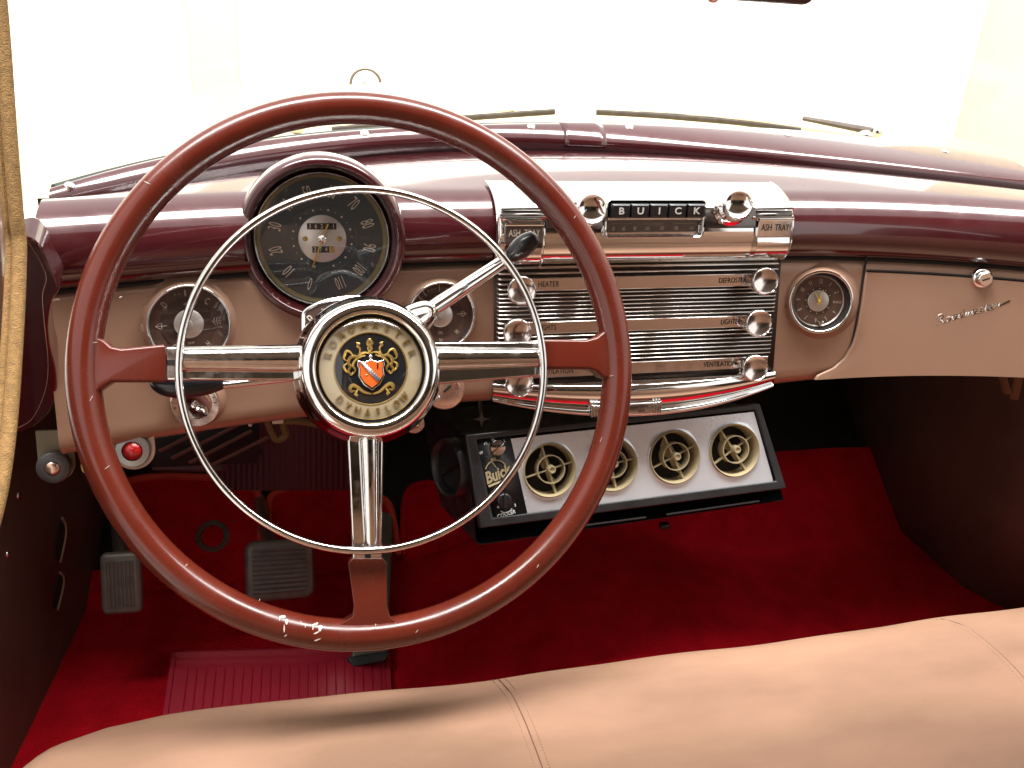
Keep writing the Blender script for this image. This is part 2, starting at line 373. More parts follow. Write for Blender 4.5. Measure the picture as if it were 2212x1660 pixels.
for u in (105, 790, 1150, 1357, 1700, 2045):
    # find x whose moulding crest projects to u
    best = min([(abs(((p.dot(Rv))/p.dot(Fv))*FOC+1106-u), x) for x in [-.2+i*.004 for i in range(290)] for p in [gpoint(x)[0]]])[1]
    p, nn = gpoint(best); Ms = frame(p, nn, (0, 1, 0))
    b = MB(); b.lathe([(0, .0022), (.003, .0020), (.0052, .0008), (.0058, -.001)], inv(MW[gm.name], Vector((0, 0, 0))) and Ms, 16); b.box((0, 0, .0022), (.006, .0008, .0003), Ms); b.build('screw', CHROME, gm, local=False)

# rear-view mirror lower edge at the top of the view
pm = PY(1650, -6, .78)
mr = thing('rear_view_mirror', 'dark framed rear view mirror, only its lower edge showing at the top', 'mirror', frame(pm, (-.3, -1, -.1)))
b = MB(); b.prism(rrect(-.042, -.004, .042, .05, .010), -.008, .008, inset=.003); b.build('mirror_case', MIRRORB, mr, bevel=.002)
b = MB(); b.sphere((-.043, -.002, 0), .006); b.build('pivot', CHROME, mr)

# wipers, outside the glass
def wiper(name, lab, pts, arm, y_off=.05):
    t = thing(name, lab, 'wiper', pts[0], group='windshield wipers')
    b = MB(); b.tube(spline(pts, 6), .0028, 8, flat=1.5, nrm=(0, 0, 1)); b.build('blade', RUBBER, t, local=False)
    b = MB(); b.tube(spline([p+Vector((0, 0, .007)) for p in pts], 6), .0014, 6); b.build('blade_frame', CHROME, t, local=False)
    b = MB(); b.tube(spline(arm, 6), .0028, 8); b.build('arm', CHROME, t, local=False)
    b = MB(); b.sphere(arm[-1], .011, sc=(1, 1, .7)); b.build('pivot', CHROME, t, local=False)
wy = 1.30
wiper('windshield_wiper', 'dark wiper blade lying beyond the glass inside the top of the steering wheel', [PY(u, v, y) for u, v, y in ((718, 281, 1.22), (830, 271, 1.25), (960, 259, 1.28), (1080, 250, 1.30), (1198, 242, 1.31))], [PY(u, v, y) for u, v, y in ((1110, 238, 1.32), (1000, 240, 1.32), (850, 254, 1.30), (690, 268, 1.24), (640, 277, 1.22))])
wiper('windshield_wiper', 'dark wiper blade lying beyond the glass right of the steering wheel top', [PY(u, v, y) for u, v, y in ((1288, 243, 1.33), (1400, 249, 1.33), (1500, 257, 1.33), (1620, 268, 1.31), (1730, 283, 1.28))], [PY(u, v, y) for u, v, y in ((1380, 240, 1.34), (1500, 249, 1.34), (1640, 262, 1.33), (1760, 280, 1.31), (1870, 293, 1.28))])
t = thing('windshield_wiper', 'short dark wiper arm with bright pivot outside the glass at the far right', 'wiper', PY(1890, 290, 1.3), group='windshield wipers')
b = MB(); b.tube([PY(1735, 256, 1.42), PY(1800, 268, 1.38), PY(1885, 284, 1.32)], [.004, .005, .006], 8); b.build('arm', RUBBER, t, local=False)
b = MB(); b.sphere(PY(1893, 286, 1.32), .010); b.build('pivot', CHROME, t, local=False)

# ================================================================== DASHBOARD
dash = thing('dashboard', 'two tone dashboard, burgundy rolled top over a tan lower panel', 'dashboard', (.4, .93, -.45))
def brow_row(x, cut=0):
    p = plan(x); yl = gl(x)+.004; zl = zg(x)-.026
    crest = .985+p
    k = (crest-yl)
    return [Vector(q) for q in ((x, yl, zl), (x, yl-.004+.25*k, zl+.006), (x, yl+.62*k, zl*.5-.5*.226+.004), (x, crest, -.232), (x, .960+p, -.236), (x, .943+p, -.245), (x, .932+p, -.258), (x, .927+p, -.272), (x, .926+p, -.285), (x, .930+p, -.297), (x, .938+p, -.304), (x, .955+p, -.307))]
XB = [-.212+i*(1.10+.212)/260 for i in range(261)]
SPC = PY(697, 520, .925); SPN = Vector((-.03, -1, .17)).normalized()
def cut_round(o, c, n, r):                               # opening in the sheet metal for the speedometer
    bm = bmesh.new(); bm.from_mesh(o.data); W_ = MW[o.name]; dl_ = []
    for f in bm.faces:
        q = W_ @ f.calc_center_median()-c; h_ = q.dot(n); q = q-n*h_
        if q.length < r and -.10 < h_ < .06: dl_.append(f)
    bmesh.ops.delete(bm, geom=dl_, context='FACES'); bm.to_mesh(o.data); bm.free()
rows = [spline(brow_row(x), 10) for x in XB]
b = MB(); b.grid(rows); dtop = b.build('dash_top', BURG, dash, local=False, smooth=70)
def tan_row(x, off=0, z0=-.306, extra=0):
    zb = .03*max(0, min(1, (x-.55)/.35))
    pts = [(z0, .012), (-.311, .002), (-.318, 0)]+[(-.33-.1*i/5+zb*(i/5)*.8, 0) for i in range(6)]+[(-.443+zb, .000), (-.453+zb, .004), (-.460+zb, .012), (-.464+zb, .024), (-.464+zb, .040)]
    return [Vector((x, yface(x, z)+d-off, z)) for z, d in pts]
rows = [spline(tan_row(x), 3) for x in XB]
b = MB(); b.grid(rows); dpan = b.build('dash_panel', TAN, dash, local=False, smooth=60)
for o_ in (dtop, dpan): cut_round(o_, SPC, SPN, .0745)
# dark gap under the roll
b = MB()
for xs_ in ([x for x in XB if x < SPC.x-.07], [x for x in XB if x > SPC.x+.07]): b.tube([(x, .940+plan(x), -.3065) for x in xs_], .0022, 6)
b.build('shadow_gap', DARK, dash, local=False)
# glove box door
gb = []
edge = [(1872, 552), (1864, 600), (1856, 660), (1847, 710), (1836, 752), (1818, 783), (1790, 806), (1755, 820)]
ep = [onface(u, v) for u, v in edge]
def xe(z):
    for a, c in zip(ep, ep[1:]):
        if c.z <= z <= a.z: return a.x+(c.x-a.x)*(z-a.z)/(c.z-a.z)
    return ep[0].x if z > ep[0].z else ep[-1].x
zs = [-.3195-.0001]+[-.322-.112*i/16 for i in range(17)]
zs = zs+[-.439, -.447, -.452]
rows = []
for z in zs:
    xx = xe(z); r = [(xx+.0008, .0008), (xx+.0018, .0030), (xx+.004, .0038)]+[(xx+.004+(1.08-xx)*j/24, .004) for j in range(1, 25)]
    rows.append([Vector((x, yface(x, z)-o, z+.0245*max(0, min(1, (x-.55)/.35))*max(0, (-z-.32)/.13))) for x, o in r])
gd = MB(); gd.grid(rows); gdo = gd.build('glove_box_door', TAN, dash, local=False, smooth=60)
b = MB(); b.tube(spline([p+Vector((-.0004, -.0010, 0)) for p in ep], 4), .0013, 6); b.build('door_gap', DARK, dash, local=False)
b = MB(); b.tube([Vector((x, yface(x, -.3185)-.002, -.3180)) for x in [ep[0].x+.002+(1.05-ep[0].x)*j/20 for j in range(21)]], .0016, 6); b.build('door_gap', DARK, dash, local=False)
# lock
def addpart(fn, name, m_, par, M, **k):
    b = MB(); fn(b, M); return b.build(name, m_, par, local=False, **k)
pl = onface(2122, 602, .005); Ml = frame(pl, (-.25, -1, .2))
lock = MB(); lock.lathe([(.0125, -.004), (.0125, 0), (.011, .002), (.0085, .003), (.0085, .008), (.0075, .009), (0, .009)], Ml, 28); lk = lock.build('lock', CHROME, gdo, local=False)
b = MB(); b.box((0, 0, .0092), (.009, .0018, .0006), Ml @ T(rz=.35)); b.build('keyhole', DARK, gdo, local=False)
# chrome script "Roadmaster"
pa, pb = onface(2022, 702, .005), onface(2185, 652, .005)
Ms = frame(pa, (-.12, -1, .22)); d_ = inv(Ms, pb); ang = math.atan2(d_.y, d_.x); Ls = math.hypot(d_.x, d_.y)
Ms = Ms @ T(rz=ang) @ Matrix(((1, .30, 0, 0), (0, 1, 0, 0), (0, 0, 1, 0), (0, 0, 0, 1)))
h = .0085; cw = Ls/13.2
def stroke(b, pts, M, r=.0008, n=5):
    q = []
    for p in spline([(x, y, 0) for x, y in pts], n): p = M @ p; q.append(Vector((p.x, yface(p.x, p.z)-.0048, p.z)))
    b.tube(q, r*1.4, 6)
def glyph(ch, x):
    c = cw; q = {'R': [[(.15, -.2), (.35, 1.9)], [(.0, 1.5), (.4, 1.95), (1.1, 1.9), (1.2, 1.4), (.7, 1.0), (.4, 1.0), (.9, .6), (1.3, 0), (1.7, .1)]],
         'o': [[(0, .1), (.1, .7), (.5, .95), (.85, .6), (.5, 0), (.1, .3), (.5, .9), (1, .6)]],
         'a': [[(.9, .9), (.3, .9), (.1, .3), (.4, 0), (.8, .5), (.9, .9), (.85, .2), (1.1, .1)]],
         'd': [[(.8, .9), (.3, .9), (.1, .3), (.4, 0), (.8, .5), (.95, 1.7), (.85, .2), (1.1, .1)]],
         'm': [[(0, .1), (.1, .9), (.15, .1), (.45, .9), (.55, .1), (.9, .9), (1, .1), (1.15, .1)]],
         's': [[(0, .1), (.45, 1.0), (.7, .4), (.35, 0), (.1, .15), (.5, .05), (1, .2)]],
         't': [[(0, .1), (.45, 1.6), (.4, .1), (.9, .2)], [(.05, 1.1), (.9, 1.15)]],
         'e': [[(0, .2), (.6, .6), (.5, .95), (.15, .6), (.3, 0), (.9, .2)]],
         'r': [[(0, .1), (.3, 1), (.4, .8), (.8, .9), (.8, .3), (1.1, .5), (2.6, 1.0)]]}[ch]
    return [[(x+a*c, bb*h*.62) for a, bb in s] for s in q]
b = MB(); xx = 0
for ch, adv in (('R', 1.75), ('o', 1.05), ('a', 1.1), ('d', 1.1), ('m', 1.2), ('a', 1.1), ('s', .95), ('t', .85), ('e', .95), ('r', 1.1)):
    for s in glyph(ch, xx*1): stroke(b, s, Ms)
    xx += adv*cw
b.build('script_emblem', CHROME, gdo, local=False)
# left end trim, burgundy with a pinstripe
ye = .80
out = [(30, 520), (62, 514), (88, 535), (104, 572), (122, 606), (128, 628), (112, 652), (104, 700), (108, 750), (120, 800), (122, 850), (106, 892), (76, 922), (30, 940)]
Me = frame(PY(80, 740, .828), (0, -1, -.35))
o2 = [loc(Me, u, v) for u, v in out]; o2 = [(p.x, p.y) for p in spline([(a, c, 0) for a, c in o2], 4, closed=False)]
b = MB(); b.prism(o2, -.03, 0, Me); b.build('end_trim', BURG, dash, local=False, bevel=.002)
st = spline([(*loc(Me, u, v, .001), .0006) for u, v in ((62, 526), (84, 560), (100, 600), (92, 640), (96, 700), (104, 790), (96, 850), (70, 905), (40, 925))], 6)
b = MB(); b.tube(st, .0003, 6, M=Me); b.build('pinstripe', TAN, dash, local=False)

# ---- round instruments
def flare(M, r0, r1, name='flare', par=None, m_=TAN, h=.010):
    b = MB(); b.lathe([(r1+.006, -.002), (r1, .0003), (r1-(r1-r0)*.35, .002), (r0+.002, h*.75), (r0, h), (r0-.0012, h*.9), (r0-.002, 0)], M, 64); return b.build(name, m_, par, local=False, smooth=70)
def ticks(b, M, r, angs, l, wd, z): 
    for a in angs: b.box((0, 0, 0), (l, wd, .0004), M @ T(r*math.cos(R_(a)), r*math.sin(R_(a)), z, rz=R_(a)))
def gauge(lab, u, v, R, marks):
    gc = onface(u, v, 0); gn = Vector((-.9*(plan(gc.x-.001)-plan(gc.x+.001))/.002*1.0, -1, .24)); M = frame(gc, gn); cut_round(dpan, gc, gn.normalized(), R+.0045)
    g = thing('gauge', lab, 'gauge', M, group='round gauges in the tan panel')
    I = Matrix()
    b = MB(); b.lathe([(R+.012, -.004), (R+.006, .0006), (R+.003, .003), (R+.0015, .0085), (R, .010), (R-.001, .009)], I, 64); b.build('flare', TAN, g, smooth=70)
    b = MB(); b.lathe([(R, .0075), (R+.0006, .0115), (R-.0006, .0123), (R-.0016, .0118), (R-.0022, .0080)], I, 64); b.build('bezel', CHROME, g, smooth=70)
    b = MB(); b.lathe([(R-.0022, .0080), (R-.0036, .0015)], I, 64); b.build('inner_wall', WCHROME, g)
    b = MB(); b.lathe([(0, .0015), (R-.0036, .0015)], I, 48); b.build('dial', DIALB, g)
    b = MB(); b.lathe([(R*.36, .0019), (R*.68, .0019)], I, 48); b.build('dial_band', mat_get('dial_band'), g)
    b = MB(); b.lathe([(R*.36, .0018), (R*.36, .0048), (R*.34, .0054), (.0035, .0056), (.003, .0075), (0, .0078)], I, 40); b.build('centre_cap', SILVER, g)
    mk = MB(); marks(mk, R); mk.build('markings', MARK, g)
    b = MB(); b.lathe([(0, .0100), (R*.5, .0097), (R-.0022, .0085)], I, 40); b.build('glass', GLASS, g)
    return g
def mat_get(n):
    if n in MATS: return MATS[n]
    return mat('dial_band', (.065, .034, .026), .4)
def mtext(mk, s, size, x, y, rz=0, sx=.8, z=.0024): text(s, size, T(x, y, z, rz=rz), None, None, sx=sx, joinlist=mk, ext=.0001)
def arrow(mk, x, y, s, dirn):
    mk.tube([(x-s*dirn, y, .002), (x+s*dirn, y, .002)], .00035, 4)
    mk.tube([(x+s*dirn, y, .002), (x+s*.2*dirn, y+s*.55, .002), (x-s*.1*dirn, y+s*.45, .002), (x-s*.1*dirn, y-s*.45, .002), (x+s*.2*dirn, y-s*.55, .002), (x+s*dirn, y, .002)], .0003, 4)
def feather(mk, x, y, s):
    mk.tube([(x-s, y, .002), (x+s, y, .002)], .0003, 4)
    for k in (-.3, .25, .8):
        for q in (1, -1): mk.tube([(x+k*s-.3*s, y+.1*s*q, .002), (x+k*s, y+.75*s*q, .002)], .0004, 4)
def marksL(mk, R):
    mtext(mk, 'D', .0095, -R*.52, R*.52, R_(40), .6); mtext(mk, 'C', .0095, R*.50, R*.52, R_(-35), .6); mtext(mk, 'AMP', .0035, 0, R*.50)
    ticks(mk, Matrix(), R*.80, (108, 72), .0012, .0012, .002); ticks(mk, Matrix(), R*.78, (90,), .006, .0012, .002); ticks(mk, Matrix(), R*.78, (101, 79), .0008, .0008, .002)
    arrow(mk, -R*.66, 0, .0052, -1); feather(mk, R*.68, 0, .0048); mtext(mk, 'H', .008, R*.42, -R*.56, R_(35), .6); mtext(mk, 'C', .008, -R*.42, -R*.56, R_(-35), .6); mtext(mk, 'TEMP', .0035, 0, -R*.5)
def marksR(mk, R):
    mtext(mk, 'E', .0095, -R*.56, R*.50, R_(45), .6); mtext(mk, 'F', .0095, R*.56, R*.50, R_(-40), .6); mtext(mk, 'GAS', .0042, -.002, R*.54)
    ticks(mk, Matrix(), R*.80, (125, 90), .006, .0008, .002); ticks(mk, Matrix(), R*.80, (115, 75), .0013, .0013, .002); ticks(mk, Matrix(), R*.80, (107, 100, 83), .0008, .0008, .002)
    arrow(mk, R*.66, 0, .0052, 1); mtext(mk, 'H', .008, R*.50, -R*.54, R_(40), .6); mtext(mk, 'N', .007, 0, -R*.78, 0, .6); mtext(mk, 'OIL', .0042, 0, -R*.54); mtext(mk, 'L', .008, -R*.50, -R*.54, R_(-40), .6); feather(mk, -R*.68, 0, .0048)
gauge('brown dial gauge with D and C marks left of the horn ring, partly behind it', 407, 699, .0385, marksL)
gauge('brown dial gauge marked GAS and OIL behind the gear lever', 950, 680, .0360, marksR)

# clock
Mc = frame(onface(1766, 650, 0), (-.28, -1, .25))
cut_round(dpan, Mc.translation, Mc.to_3x3() @ Vector((0, 0, 1)), .0385)
ck = thing('clock', 'round dashboard clock with brown dial between chrome grille and glove box', 'clock', Mc)
R = .0365
b = MB(); b.lathe([(R+.016, -.008), (R+.009, -.001), (R+.004, .004), (R+.0015, .0130), (R, .0145), (R-.001, .012)], None, 64); b.build('flare', TAN, ck, smooth=70)
b = MB(); b.lathe([(R, .012), (R+.0006, .0152), (R-.0012, .016), (R-.0026, .0150), (R-.003, .010)], None, 64); b.build('bezel', CHROME, ck, smooth=70)
b = MB(); b.lathe([(R-.003, .0145), (R-.0045, .002)], None, 64); b.build('inner_wall', DARK, ck)
b = MB(); b.lathe([(R-.0045, .002), (R-.0062, .0035), (R-.0075, .002)], None, 64); b.build('inner_ring', SILVER, ck, smooth=70)
b = MB(); b.lathe([(0, .002), (R-.007, .002)], None, 48); b.build('dial', DIALB, ck)
b = MB(); b.lathe([(.017, .0023), (.0, .0023)], None, 48); b.build('dial_band', mat_get('dial_band'), ck)
b = MB(); b.lathe([(.0125, .0024), (.0125, .0036), (.0115, .0042), (0, .0034)], None, 40); b.build('centre_disc', SILVER, ck)
mk = MB()
for k in range(12):
    a = R_(90-30*k); r = .0232
    if k in (3,): mtext(mk, 'BUICK', .0038, .0225, 0, 0, .9, .0026); continue
    mtext(mk, str(k) if k else '12', .0075, r*math.cos(a), r*math.sin(a), a-PI/2, .6, .0026)
    mk.box((0, 0, 0), (.0010, .0010, .0003), T(.0148*math.cos(a), .0148*math.sin(a), .0027))
mk.build('numerals', MARK, ck)
b = MB(); b.tube([(-.001, -.004, .0075), (.003, .014, .0075)], [.0007, .0004], 6); b.tube([(.002, -.003, .006), (-.006, .010, .006)], [.0010, .0005], 6); b.lathe([(0, .0085), (.0014, .008), (.0016, .004)], None, 12); b.build('hands', YELLOW, ck)
b = MB(); b.lathe([(0, .012), (.0028, .011), (.0030, .003)], T(.0045, -.0245, 0), 16); b.build('set_knob', CHROME, ck)
b = MB(); b.lathe([(0, .0128), (R-.003, .0118)], None, 40); b.build('glass', GLASS, ck)

# speedometer
ps = PY(697, 520, .925); MS = frame(ps, (-.03, -1, .17))
sp = thing('speedometer', 'large round speedometer with black dial in a burgundy hooded housing', 'speedometer', MS)
R = .0645
# housing: flared ring, deeper at the top (hood)
def hoodz(a, k): return k*(.5+.5*math.sin(a))
prof = [(.060, -.105, 0), (.074, -.080, .0), (.0815, -.058, 0), (.0850, -.036, 0), (.0850, -.012, .6), (.0835, .002, 1), (.0805, .0100, 1), (.0770, .0125, 1), (.0745, .0105, 1), (.0715, .002, .9), (.0695, -.010, .2), (.0665, -.012, 0)]
rows = []
for r, z, k in prof: rows.append([(r*math.cos(a), r*math.sin(a)*(1.02 if math.sin(a) > 0 else 1.0), z+.016*k*max(0, math.sin(a))) for a in [2*PI*j/96 for j in range(96)]])
b = MB(); b.grid(rows, None, closeu=True); b.build('housing', BURG, sp, smooth=80)
b = MB(); b.lathe([(.0735, .0112), (.0742, .0120), (.0748, .0112)], None, 80, 0, 2*PI); 
rows = [[(r*math.cos(a), r*math.sin(a)*(1.02 if math.sin(a) > 0 else 1), z+.016*max(0, math.sin(a))) for a in [2*PI*j/96 for j in range(96)]] for r, z in ((.0768, .0128), (.0750, .0134), (.0735, .0112))]
b = MB(); b.grid(rows, None, closeu=True); b.build('hood_edge', BURG, sp, smooth=80)
b = MB(); b.lathe([(.0680, -.012), (.0682, -.005), (.0670, -.0035), (.0655, -.005), (.0650, -.012)], None, 80); b.build('bezel', CHROME, sp, smooth=80)
b = MB(); b.lathe([(.0650, -.008), (.0615, -.014)], None, 80); b.build('dial_ring', mat('olive_ring', (.32, .26, .12), .45, .3), sp, smooth=70)
b = MB(); b.lathe([(0, -.0152), (.0618, -.0152)], None, 64); b.build('dial', DIAL, sp)
b = MB(); b.lathe([(.0345, -.0150), (.0350, -.0146), (.0355, -.0150)], None, 64); b.build('dial_groove', mat('groove_grey', (.10, .09, .08), .4), sp)
b = MB(); b.lathe([(.0345, -.0149), (.0, -.0149)], None, 64); b.build('inner_dial', DIAL, sp)
b = MB(); b.lathe([(.0242, -.0149), (.0242, -.0138), (.0236, -.0133), (0, -.0133)], None, 48); cd = b.build('centre_disc', SILVER, sp)
for (x, y, ww, hh, s, n2) in ((-.0003, .0128, .0295, .0064, '36271', 0), (.0007, -.0108, .0225, .0064, '2745', 1)):
    b = MB(); b.box((x, y, -.0131), (ww, hh, .0006)); b.build('counter_window', BLACK, cd, lab=None)
    for i, chh in enumerate(s):
        k = len(s); cx = x+(i-(k-1)/2)*ww/k
        if n2 and i == 3:
            b = MB(); b.box((cx, y, -.0127), (ww/k*.9, hh*.92, .0003)); b.build('tenths_wheel', ORANGE if 0 else YKNOB, cd); text(chh, .0062, T(cx, y, -.0121), INK, cd, 'digit', sx=.8)
        else: text(chh, .0062, T(cx, y, -.0123), MARK, cd, 'digit', sx=.8)
for x in (-.0172, .0172):
    b = MB(); b.lathe([(0, -.0118), (.0016, -.0120), (.0026, -.0132)], T(x, 0, 0), 14); b.box((0, 0, -.0117), (.0035, .0006, .0003), T(x, 0, 0, rz=.8)); b.build('screw', GOLD, cd)
mk = MB()
for k in range(12):
    a = R_(-107-29.3*k); r = .0478; s = str(k*10)
    text(s, .0190, T(r*math.cos(a), r*math.sin(a), -.0143, rz=a-PI/2), None, None, sx=.44 if len(s) < 3 else .36, joinlist=mk, ext=.0002)
mk.build('numerals', MARK, sp)
mk = MB()
for k in range(23):
    a = R_(-107-29.3*k/2); rr = .0011 if k % 2 == 0 else .0005
    mk.lathe([(0, -.0143), (rr, -.0145)], T(.0298*math.cos(a), .0298*math.sin(a)), 8)
mk.build('scale_dots', MARK, sp)
b = MB(); b.tube([(.0055, .0150, -.0105), (0, 0, -.0105), (-.0110, -.0290, -.0108)], [.0006, .0011, .0005], 6); b.build('needle', YELLOW, sp)
b = MB(); b.lathe([(0, -.0080), (.0015, -.0082), (.0028, -.0092), (.0044, -.0100), (.0048, -.0130)], None, 20); b.build('needle_hub', CHROME, sp)
b = MB(); b.lathe([(0, -.0035), (.035, -.0045), (.0655, -.0070)], None, 48); b.build('glass', GLASS, sp)

# ================================================================== CENTRE CHROME PANEL
cp = thing('control_panel', 'chrome centre grille panel with ribs, lettered bars and six round knobs', 'control panel', (.4, .93, -.45))
XL, XR = .2195, .5655
def shell_row(x, off=0):
    return [Vector((x, y-off, z)) for y, z in ((.992, -.2285), (.982, -.2287), (.968, -.2305), (.948, -.236), (.934, -.2445), (.9265, -.255), (.9225, -.268), (.9215, -.280), (.9235, -.291), (.9285, -.300), (.9365, -.3065), (.948, -.3095))]
xs = [XL, XL+.002]+[XL+.004+(XR-XL-.008)*j/20 for j in range(21)]+[XR-.002, XR]
rows = [spline(shell_row(x, .001 if x in (XL, XR) else (.004 if abs(x-XL-.002) < 1e-6 or abs(x-XR+.002) < 1e-6 else .0055)), 4) for x in xs]
b = MB(); b.grid(rows); b.build('upper_shell', CHROME, cp, local=False, smooth=70)
def fy(z): return .935-.22*(-.31-z)
def bulge(x): t = (x-.4)/.18; return .012*(1-t*t)
# grille back plate and ribs
b = MB(); b.grid([[Vector((x, fy(z)-.002-bulge(x)*0, z)) for x in (XL+.002, XR-.001)] for z in (-.306, -.440)]); b.build('back_plate', mat('grille_dark', (.075, .050, .040), .35, .6), cp, local=False, solid=.001)
def gx(v, left):                                          # sloping sides of the grille
    t = (v-552)/250; return (1064-8*t) if left else (1686-24*t)
def zrow(v): return onface(1385, v).z
bars = [(592, 624, 'HEATER', 'DEFROSTER'), (684, 714, 'LIGHTS', 'LIGHTER'), (776, 806, 'VENTILATION', 'VENTILATION')]
zb_ = []
for va, vb, *_ in bars: zb_.append((zrow(va-2), zrow(vb-2)))
ribs = []
z = zrow(556)
rz = []
segs = [(zrow(554), zb_[0][0], 3), (zb_[0][1], zb_[1][0], 7), (zb_[1][1], zb_[2][0], 7)]
b = MB()
b.tube([(0, 0, 0), (0, 0, .0001)], .00001, 3)
b = MB()
SATINR = mat('rib_chrome', (.66, .62, .58), .17, 1)
def rib(b, z, hh, x0, x1, pr=.0045):
    prof = [(z+hh, .000), (z+hh*.95, pr*.45), (z+hh*.55, pr*.9), (z, pr), (z-hh*.55, pr*.85), (z-hh*.95, pr*.3), (z-hh, -.0005)]
    rows = []
    for x, s in ((x0, .1), (x0+.001, .6), (x0+.0028, 1), ((x0+x1)/2, 1), (x1-.0028, 1), (x1-.001, .6), (x1, .1)):
        rows.append([Vector((x, fy(zz)-.002-d*s, zz)) for zz, d in prof])
    b.grid(rows)
for z0, z1, n in segs:
    st_ = (z0-z1)/n
    for i in range(n):
        zz = z0-st_*(i+.5); rib(b, zz, st_*.25, XL+.005, XR-.003+(zz+.30)*.03)
b.build('ribs', SATINR, cp, local=False, smooth=60)
# short ribs at the left and right of the bars
b = MB()
for (za, zc) in zb_:
    n = 3; st_ = (za-zc)/n
    for i in range(n): b = MB(); rib(b, za-st_*(i+.5), st_*.27, XL+.005, XL+.024); b.build('end_rib', SATINR, cp, local=False, smooth=60)
kn_px = [((1128, 628), (1655, 608)), ((1119, 720), (1641, 699)), ((1123, 829), (1633, 796))]
fslope = Vector((0, -1, .22)).normalized()
for i, ((za, zc), (va, vb, tl, tr)) in enumerate(zip(zb_, bars)):
    x0, x1 = XL+.022, XR-.012
    M = frame(((x0+x1)/2, fy((za+zc)/2)-.007, (za+zc)/2), (0, -1, .10)); hw = (x1-x0)/2; hh = (za-zc)/2*1.0-.0008
    b = MB(); b.prism([(-hw, -hh), (hw, -hh), (hw, hh), (-hw, hh)], -.006, 0, M, inset=.0007); bar = b.build('lettered_bar', mat_bar if i else globals().setdefault('mat_bar', mat('bar_chrome', (.78, .70, .66), .16, 1, dust=(60, .10, .22))), cp, local=False)
    jl = MB(); text(tl, .0088, M @ T(.2695-(x0+x1)/2, 0, .0005), INK, None, sx=.72, align='LEFT', joinlist=jl, ext=.0001, space=1.08)
    jl.build('lettering', INK, bar, local=False)
    jl = MB(); text(tr, .0088, M @ T((.519, .5155, .5130)[i]-(x0+x1)/2, 0, .0005), INK, None, sx=.72, align='RIGHT', joinlist=jl, ext=.0001, space=1.04)
    jl.build('lettering', INK, bar, local=False)
SATINF = mat('satin_chrome', (.76, .70, .67), .16, 1)
def knob(M, par, r=.0158, hgt=.026, collar=True, face=CHROME, name='knob'):
    b = MB(); b.lathe([(r*.78, -hgt), (r*.80, -hgt+.004), (r*.55, -hgt+.006), (r*.50, -.0120), (r*.80, -.0105), (r*.97, -.0085), (r*1.0, -.0060), (r*1.0, -.0022), (r*.975, -.0006), (r*.92, 0), (r*.885, -.0006)], M, 40)
    k = b.build(name, face, par, local=False, smooth=50)
    b = MB(); b.lathe([(r*.885, -.0006), (r*.75, -.0017), (r*.5, -.0028), (r*.25, -.0034), (0, -.0036)], M, 40); b.build('knob_face', SATINF, k, local=False, smooth=80)
    return k
for i, pair in enumerate(kn_px):
    for (u, v) in pair:
        p = onface(u, v, .026); knob(frame(p, (-.10, -1, .32)), cp)
# lower lip, bowed downward in the middle
rows = []
for j in range(33):
    x = XL+.001+(XR-XL-.002)*j/32; t = (x-.40)/.180; k = max(0, 1-t*t)
    ztop = -.4345; zbot = -.456+(.005 if t > 0 else 0)*t*t-.019*k; H_ = ztop-zbot; fo = .014*k
    e_ = .5+.5*k; pr = [(0, -.002)]+[(q, d*e_+fo) for q, d in ((.01, .006), (.05, .0095), (.14, .0112), (.25, .0115), (.38, .0105), (.50, .0082), (.62, .0052), (.72, .0022), (.78, .0010), (.81, .0040), (.87, .0058), (.94, .0052), (.985, .0025))]+[(1.0, fo*.7-.003), (1.0, -.02)]
    rows.append([Vector((x, fy(ztop-H_*q)-d, ztop-H_*q)) for q, d in pr])
b = MB(); b.grid([spline(r, 3) for r in rows]); b.build('lower_lip', CHROME, cp, local=False, smooth=75)
# small plate under the shell
Mp = frame(PY(1555, 543, .921), (0, -1, -.1)); b = MB(); b.prism([(-.044, -.006), (.030, -.006), (.038, .006), (-.034, .006)], -.004, .002, Mp, inset=.001); b.build('name_plate', WCHROME, cp, local=False)
# raised bars on the upper shell left and right
for (u0, u1) in ((1082, 1210), (1625, 1713)):
    for v0, dy in ((452, .924), (471, .9165)):
        a, c = PY(u0, v0, dy), PY(u1, v0-2, dy); b = MB(); b.tube([a, c], .0016, 8, flat=1.4, nrm=(0, -1, 0)); b.build('trim_bar', CHROME, cp, local=False)

for (u0, u1) in ((1084, 1206), (1630, 1711)):
    a, c = PY(u0, 468, .9165), PY(u1, 466, .9165); d, e = PY(u1, 456, .9235), PY(u0, 456, .9235)
    b = MB(); b.grid([[a, c], [e, d]]); b.build('dark_band', mat('dark_band_%d' % u0, (.10, .085, .08), .2, .8), cp, local=False, solid=.001)
